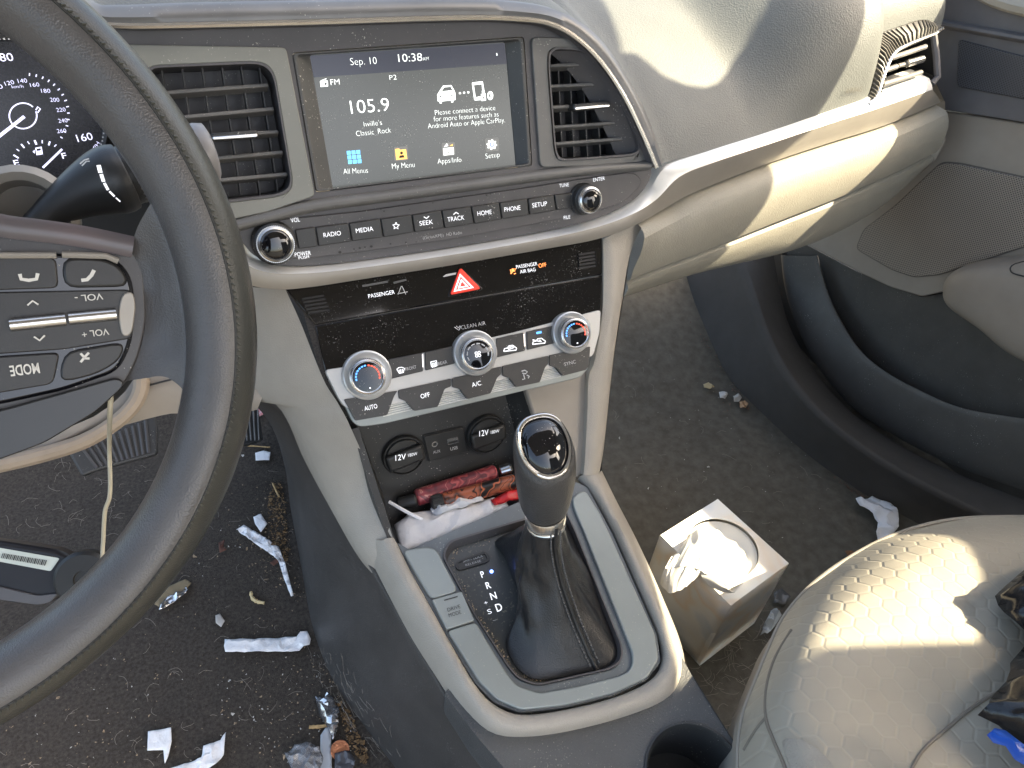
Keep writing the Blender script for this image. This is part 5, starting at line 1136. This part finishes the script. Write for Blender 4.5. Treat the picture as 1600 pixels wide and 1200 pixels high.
crumple('candy_packet', [(766,783),(800,768),(832,760),(838,772),(790,788),(772,793)], .243, .004, mat('packet_red', (.55,.025,.03), .3, var=.08), 'shiny red candy packet lying in the tray left of the gear knob', 'packet', height=.005, step=.003, seed=3)
lines([[(797,777),(812,771),(824,768)]], 3, Pl((0,0,.2545),(0,0,1),(1,0,0)), M['paper'], None, name='packet_print') if 0 else None
crumple('receipt', [(616,822),(640,806),(662,800),(690,796),(700,786),(735,790),(752,784),(768,781),(790,786),(794,796),(760,818),(700,842),(660,858),(628,868)], .238, .005, mat('receipt_white', (.66,.65,.66), .7, bump=.5, bscale=300), 'crumpled white receipt lying along the front of the storage tray', 'receipt', step=.003, fold=42, seed=5, height=.004)
crumple('receipt', [(672,800),(690,790),(720,782),(745,778),(756,786),(735,797),(700,806),(682,812)], .240, .010, mat('receipt_grey', (.58,.58,.60), .7), 'smaller grey crumpled receipt against the marbled tube in the tray', 'receipt', step=.004, fold=50, seed=8, height=.004)
pth = [zp(608,784,.252), zp(634,799,.250), zp(660,812,.246)]; tag(ob('lollipop_stick', MB().tube(cm(pth,4), .0016, 8), M['paper'], loc=pth[0]), 'thin white paper stick leaning out of the left corner of the tray', 'stick')

# litter on the driver's carpet
FL = .003
def scrap(q, label, m='paper', amp=.003, **k):
    p = sum((Vector(a) for a in q), Vector((0,0)))/len(q); z = fz(*p) + FL
    k.setdefault('fold', 75); k.setdefault('step', .003); return crumple(k.pop('name', 'paper_scrap'), q, z, amp*1.7 if m == 'paper' else amp, M[m] if isinstance(m, str) else m, label, k.pop('cat', 'paper scrap'), **k)
scrap([(352,1001),(410,999),(464,997),(470,989),(480,988),(486,1000),(484,1009),(475,1012),(468,1018),(455,1020),(400,1020),(353,1021),(351,1012)], 'flat white straw wrapper with one crumpled end on the driver carpet', amp=.0025, name='straw_wrapper', cat='straw wrapper', step=.004, seed=2)
scrap([(232,1144),(268,1138),(269,1160),(263,1185),(258,1194),(256,1173),(231,1174)], 'white L-shaped scrap of paper at the bottom edge of the driver carpet', amp=.001, seed=4)
scrap([(262,1205),(316,1186),(319,1168),(345,1158),(354,1146),(350,1180),(338,1196),(300,1215)], 'white torn paper strip with a folded tip beside the L-shaped scrap', amp=.003, seed=6)
scrap([(370,830),(382,824),(410,840),(436,858),(446,882),(452,905),(459,932),(455,934),(444,905),(436,880),(428,872),(400,854)], 'long twisted white strip of paper beside the console on the driver carpet', amp=.004, seed=7)
scrap([(396,809),(408,804),(418,820),(408,833),(399,820)], 'small white paper flake just above the twisted strip', amp=.001, seed=9)
scrap([(399,709),(412,706),(423,708),(421,720),(400,721)], 'small white printed paper tab near the accelerator pedal', amp=.001, seed=10)
scrap([(337,963),(344,960),(352,972),(346,981),(338,975)], 'tiny greyish torn flake above the straw wrapper', m=mat('flake_grey', (.5,.46,.42), .8), amp=.002, step=.002, seed=11)
scrap([(501,1150),(509,1138),(517,1137),(519,1210),(500,1210)], 'stiff pale plastic strip between the foil and the penny', m=mat('strip_pale', (.48,.5,.53), .4), amp=.001, name='plastic_strip', cat='plastic strip', seed=12)
M['foil'] = mat('foil', (.6,.6,.62), .2, metal=.9)
scrap([(494,1094),(512,1088),(524,1092),(532,1118),(530,1140),(520,1158),(512,1140),(500,1122)], 'crumpled silver foil against the console side on the driver carpet', m='foil', amp=.012, height=.006, step=.0035, fold=70, name='foil_wrapper', cat='foil', seed=13)
scrap([(446,1182),(462,1168),(480,1164),(500,1172),(506,1188),(500,1212),(460,1212)], 'crinkled clear plastic film at the bottom edge of the driver carpet', m='film', amp=.012, height=.005, step=.004, name='plastic_film', cat='plastic film', seed=14, th=.0002)
scrap([(524,1180),(548,1176),(556,1192),(550,1212),(524,1212)], 'dark glossy plastic film below the penny', m=mat('film_dark', (.10,.10,.11), .12), amp=.008, height=.003, step=.004, name='plastic_film', cat='plastic film', seed=15)
scrap([(252,946),(266,934),(282,926),(292,918),(295,926),(284,936),(262,950),(250,957)], 'crumpled shiny foil sweet wrapper under the wheel rim', m='foil', amp=.006, height=.002, step=.003, fold=80, name='foil_wrapper', cat='foil', seed=16)
scrap([(240,944),(262,918),(290,906),(300,912),(293,920),(266,934),(250,950)], 'flat tan piece of card behind the sweet wrapper', m=mat('card_tan', (.25,.19,.11), .9), amp=.002, name='card_piece', cat='card', seed=17)
scrap([(402,634),(412,632),(421,640),(414,650),(406,653)], 'crumpled red and white sweet wrapper beside the accelerator pedal', m=mat('wrapper_red', (.65,.06,.07), .35, col2=(.8,.7,.7), vscale=90), amp=.008, height=.004, step=.003, name='sweet_wrapper', cat='wrapper', seed=18)
pc = floor_hit(531,1172,.004); tag(ob('penny', MB().lathe(pc, Vector((.15,-.35,1)), [(.0078,0),(.0092,.0002),(.0095,.0007),(.0092,.0013),(.0083,.0013),(.0080,.0010),(0,.0010)], 40), mat('copper', (.62,.27,.15), .3, metal=.7, bump=.8, bscale=300), loc=pc), 'copper penny lying by the console at the bottom of the driver carpet', 'coin')
def twig(name, q, r, m, label, cat, dz=.004):
    P_ = cm([floor_hit(x, y, dz) for x, y in q], 5); return tag(ob(name, MB().tube(P_, [r*(.7+.5*random.random()) for _ in P_], 6), m, loc=P_[0]), label, cat)
MT = mat('twig', (.42,.28,.13), .8, var=.3, vscale=200)
twig('twig', [(483,1136),(500,1135),(525,1131)], .0022, MT, 'short tan twig lying over the foil beside the console', 'twig')
twig('noodle', [(392,925),(394,934),(402,940),(413,942)], .0022, mat('noodle', (.6,.47,.25), .7), 'curled yellowish noodle of food above the straw wrapper', 'crumb')
twig('twig', [(380,696),(398,697),(422,699)], .0013, MT, 'thin pale twig near the accelerator pedal', 'twig')
twig('twig', [(426,755),(432,768),(436,776)], .0014, MT, 'brown twig in the fluff beside the console', 'twig')
ML = mat('dry_leaf', (.11,.045,.028), .8, var=.3)
scrap([(262,730),(268,726),(270,733),(276,736),(266,740),(262,746),(264,736)], 'small dark dry leaf on the carpet beside the brake pedal', m=ML, amp=.004, step=.002, name='dry_leaf', cat='leaf', seed=21)
scrap([(342,850),(352,846),(350,856),(355,862),(344,866)], 'reddish dry leaf bit left of the twisted paper strip', m=ML, amp=.004, step=.002, name='dry_leaf', cat='leaf', seed=22)
scrap([(422,882),(436,872),(440,878),(428,886)], 'curled brown leaf bit beside the tail of the twisted strip', m=ML, amp=.004, step=.002, name='dry_leaf', cat='leaf', seed=23)
# passenger carpet
crumple('paper_scrap', [(1331,788),(1340,784),(1360,779),(1380,790),(1397,806),(1399,830),(1390,842),(1377,851),(1364,838),(1368,822),(1352,806),(1338,798)], fz(1370,815)+.004, .018, M['paper'], 'crumpled white napkin on the passenger carpet near the sill', 'napkin', height=.004, step=.005, fold=32, seed=31)
crumple('plastic_film', [(1192,978),(1200,962),(1212,956),(1218,966),(1206,985),(1196,994),(1186,996)], fz(1200,975)+.004, .018, mat('film_white', (.5,.53,.56), .25), 'crinkled pale plastic wrapper at the right of the tissue box', 'wrapper', height=.006, step=.004, fold=60, seed=32)
crumple('plastic_film', [(1208,928),(1220,920),(1234,934),(1226,946),(1208,944)], fz(1220,935)+.004, .004, mat('film_smoke', (.10,.10,.10), .2), 'smoky clear plastic piece behind the tissue box', 'plastic film', step=.004, seed=33)
scrap([(1098,603),(1106,600),(1116,606),(1108,610),(1099,608)], 'tan seed husk on the dark passenger footwell carpet', m=mat('husk', (.45,.36,.2), .8), amp=.004, step=.003, name='husk', cat='husk', seed=34)
scrap([(1318,864),(1330,862),(1336,872),(1324,874)], 'brown dry leaf crumb between the tissue box and the seat', m=mat('leaf_brown', (.20,.10,.05), .8), amp=.005, step=.003, name='dry_leaf', cat='leaf', seed=35)
for i, (x, y) in enumerate(((1128,619),(1150,624),(1160,634))):
    scrap([(x-6,y-3),(x+3,y-6),(x+8,y),(x+4,y+6),(x-4,y+5)], ('white chip of litter left in the passenger footwell corner', 'pale chip of litter amid the passenger footwell corner', 'orange tinted chip of litter right in the footwell corner')[i], m=mat('chip%d' % i, ((.6,.58,.55),(.5,.46,.4),(.5,.3,.16))[i], .7), amp=.006, step=.003, name='litter_chip', cat='litter', seed=40+i)

# black bag with a blue strip on the seat
MBG = mat('bag_black', (.014,.014,.016), .16, var=.2, bump=.25, bscale=220)
bag = thing('plastic_bag', 'crumpled black plastic bag lying on the right of the passenger seat', 'plastic bag', zp(1590, 1050, .29))
crumple('bag_top', [(1549,938),(1575,915),(1610,888),(1700,880),(1700,1000),(1640,1010),(1596,1010),(1570,990),(1556,970)], .289, .022, MBG, None, None, height=.028, step=.007, fold=26, seed=51, parent=bag, sharp=180)
crumple('bag_body', [(1590,1022),(1604,1004),(1650,985),(1760,980),(1760,1260),(1640,1230),(1580,1170),(1545,1145),(1510,1132),(1530,1110),(1556,1080),(1566,1048)], .289, .024, MBG, None, None, height=.035, step=.008, fold=22, seed=52, parent=bag, sharp=180)
crumple('drawstring', [(1538,1152),(1552,1140),(1568,1144),(1580,1158),(1600,1170),(1660,1200),(1660,1230),(1610,1206),(1580,1190),(1566,1170),(1548,1164)], .335, .004, mat('string_blue', (.01,.075,.42), .3), None, None, height=.004, step=.005, seed=53, parent=bag)

# crumbs, fluff and hairs: past counting
def inpoly(q, D):
    ins = False
    for i in range(len(D)):
        a, b = D[i], D[i-1]
        if (a[1] > q[1]) != (b[1] > q[1]) and q[0] < (b[0]-a[0])*(q[1]-a[1])/(b[1]-a[1])+a[0]: ins = not ins
    return ins
rg = random.Random(4)
def scatter(D, n, fall=None):
    xs = [d[0] for d in D]; ys = [d[1] for d in D]; out_ = []
    while len(out_) < n:
        q = (rg.uniform(min(xs), max(xs)), rg.uniform(min(ys), max(ys)))
        if inpoly(q, D) and (fall is None or rg.random() < fall(q)): out_.append(q)
    return out_
def bits(name, regions, m, r0, r1, label):
    mb = MB()
    for D, n in regions:
        for q in scatter(D, n):
            p = floor_hit(*q, .0015); r = rg.uniform(r0, r1)*(2 if rg.random() < .08 else 1)
            v = [p + Vector((rg.uniform(-1,1)*r, rg.uniform(-1,1)*r, rg.uniform(0,1.2)*r)) for _ in range(5)]
            mb.add(v, [(0,1,2),(0,2,3),(0,3,1),(1,4,2),(2,4,3),(3,4,1)])
    return tag(ob(name, mb, m, ang=1), label, 'crumbs', kind='stuff')
DRV = [(200,800),(380,680),(436,690),(450,780),(472,900),(500,1010),(540,1090),(560,1200),(250,1200),(0,1200),(0,1130),(200,1000)]
NEAR = [(400,760),(440,740),(455,860),(480,940),(430,920),(380,880)]
LOWP = [(350,1040),(490,1020),(530,1080),(560,1200),(420,1200),(330,1110)]
FLUF = [(418,780),(438,740),(446,790),(452,860),(446,880),(424,850)]
bits('crumbs', [(DRV, 260), (NEAR, 170), (LOWP, 90)], mat('crumb_tan', (.34,.25,.16), .9, var=.5, vscale=300), .0005, .0015, 'tan crumbs and grit strewn over the driver carpet')
bits('crumbs', [(DRV, 90), (LOWP, 50), ([(950,620),(1170,560),(1300,740),(1260,860),(1000,800)], 60)], mat('crumb_pale', (.55,.52,.48), .9), .0005, .0013, 'pale specks of grit over both carpets')
bits('fluff', [(FLUF, 420), ([(526,1090),(545,1110),(575,1180),(570,1200),(545,1160)], 200)], mat('fluff_brown', (.20,.125,.06), .95, var=.4, vscale=300), .0006, .0022, 'brown fluff gathered along the foot of the console')
bits('crumbs', [([(1120,610),(1165,620),(1175,645),(1130,650)], 50), ([(1075,500),(1090,510),(1175,640),(1160,640)], 90), ([(1300,745),(1345,770),(1390,830),(1370,800)], 110), ([(1195,950),(1260,950),(1250,990),(1200,1000)], 70)], mat('crumb_brown', (.16,.10,.075), .9, var=.4, vscale=300), .0006, .0018, 'brown grit lying along the passenger sill and behind the box')
hb_ = MB()
def hair(q, L, r=.00016, dz=.0025, seg=7):
    p = floor_hit(*q, dz); a = rg.uniform(0, 6.28); k = rg.uniform(-1,1)*1.1; P_ = []
    for i in range(seg):
        P_.append(p.copy()); p = p + Vector((math.cos(a), math.sin(a), 0))*L/seg; a += k*1.0/seg*2.2; p.z = floor_z(p.x, p.y) + dz + .0015*math.sin(i)
    hb_.tube(P_, r, 3)
for q in scatter(DRV, 90): hair(q, rg.uniform(.006,.022))
for q in scatter([(0,720),(350,690),(300,800),(180,860),(0,830)], 60): hair(q, rg.uniform(.008,.025))
for q in scatter([(940,560),(1100,520),(1330,780),(1260,880),(1000,860)], 40): hair(q, rg.uniform(.008,.022))
for q in scatter([(1060,1050),(1200,960),(1230,950),(1160,1120)], 60): hair(q, rg.uniform(.01,.035))
tag(ob('hairs', hb_, mat('hair_pale', (.30,.26,.22), .7)), 'fine pale hairs and fibres caught in the carpets', 'hairs', kind='stuff')
# pet hair on the foot of the dark side panel, crumbs in the shifter gate and dust on the console top
fm_ = MB(); 
for k in range(110):
    j = rg.randrange(int(len(bt_)*.62), len(bt_)-3); s = rg.random()**1.6*.42; p = bt_[j].lerp(tps_[j], s) + Vector((-.013,0,.004)); a = rg.uniform(0, 6.28); P_ = []; L = rg.uniform(.006,.022); kk = rg.uniform(-1,1)
    d1 = (bt_[j+2]-bt_[j-1]).normalized(); d2 = Vector((.1,0,1)).normalized()
    for i in range(6): P_.append(p.copy()); p = p + (d1*math.cos(a)+d2*math.sin(a))*L/6; a += kk/6
    fm_.tube(P_, .00011, 3)
tag(ob('hairs', fm_, bpy.data.materials['hair_pale']), 'pale pet hairs stuck to the dark console side', 'hairs', kind='stuff')
cm_ = MB()
gl = [p + (PT((850,950))-p)*.075 for p in rnd(pts(GT, PT), .006, 4)]
gl = resamp(gl, 400, True)
for k in range(520):
    i = rg.randrange(400); p = gl[i].lerp(PT((850,950)), rg.random()**2*.06) - PT.n*.008; r = rg.uniform(.0003,.001)
    if proj(p).y < 860 and rg.random() < .6: continue
    v = [p + Vector((rg.uniform(-1,1)*r, rg.uniform(-1,1)*r, rg.uniform(0,1.2)*r)) for _ in range(5)]; cm_.add(v, [(0,1,2),(0,2,3),(0,3,1),(1,4,2),(2,4,3),(3,4,1)])
tag(ob('crumbs', cm_, mat('crumb_gate', (.45,.36,.25), .9, var=.4, vscale=300), ang=1), 'crumbs packed round the foot of the gear lever boot', 'crumbs', kind='stuff')
# ---------------------------------------------------------------- unseen car side, its openings shaped to cast the sun patches, and the roof
body = thing('body_sun_mask', 'beige lined roof and unseen right side panel, its openings shaped for the sun patches', 'car body sun mask', (.2, 0, 0))
BS = Pl(CARX*1.03, -CARX, CARY)
def bsp(y, z): return CARX*1.03 + CARY*y + UP*z
frame = [bsp(*q) for q in ((-1.0,-.1),(.50,-.1),(.50,.55),(.50,1.01),(.32,1.027),(.26,1.031),(.23,1.044),(.21,1.059),(.192,1.082),(.18,1.115),(.176,1.15),(.19,1.185),(.17,1.24),(-1.0,1.24))]  # upper front edge cut to shape the sun patch on the dash
H2 = [bsp(*q) for q in ((.19,.932),(.162,.932),(.147,.91),(.137,.885),(.15,.85),(.21,.77),(.27,.67),(.31,.615),(.345,.585),(.356,.60),(.347,.64),(.347,.69),(.43,.66),(.47,.70),(.47,.975),(.40,.965),(.325,.935),(.30,.918),(.28,.903),(.26,.893),(.24,.892),(.225,.90))]  # opening outlined from the sun patches on dash end and glovebox
H3 = [bsp(*q) for q in ((-.382,.95),(-.36,.93),(-.34,.91),(-.29,.865),(-.27,.848),(-.24,.818),(-.21,.785),(-.19,.773),(-.10,.783),(-.06,.79),(-.06,.83),(-.10,.88),(-.2,.99),(-.29,1.07),(-.38,1.113),(-.43,1.115),(-.412,1.09))]  # opening outlined from the sun patches on tissue box, seat and console
H4 = [bsp(*q) for q in ((-.95,.70),(-.55,.70),(-.55,1.10),(-.62,1.14),(-.95,1.14))]  # opening added to let in more sky light from the right rear
ob('side_frame', MB().slab(frame, -CARX, .004, [rnd(H2, .012, 3), rnd(H3, .008, 2), rnd(H4, .02, 3)]), M['beige'], body)  # unseen panel added to mask the sun
rf_ = [CARX*x + CARY*y + UP*1.225 for x, y in ((-.62,-.42),(.30,-.42),(.42,-.72),(1.035,-.72),(1.035,.30),(.8,.36),(.2,.40),(-.62,.38))]  # roof outline drawn to hold off the sun, cut back for ambient light
ob('roof_lining', MB().slab(rf_, UP, .02), mat('roof_lining', (.42,.40,.36), .9), body)

ob('ground', MB().add([Vector((-150,-150,-.32)), Vector((150,-150,-.32)), Vector((150,150,-.32)), Vector((-150,150,-.32))], [(0,1,2,3)]), mat('asphalt', (.055,.054,.052), .9, bump=.3, bscale=60, vscale=3, var=.2), kind='structure')
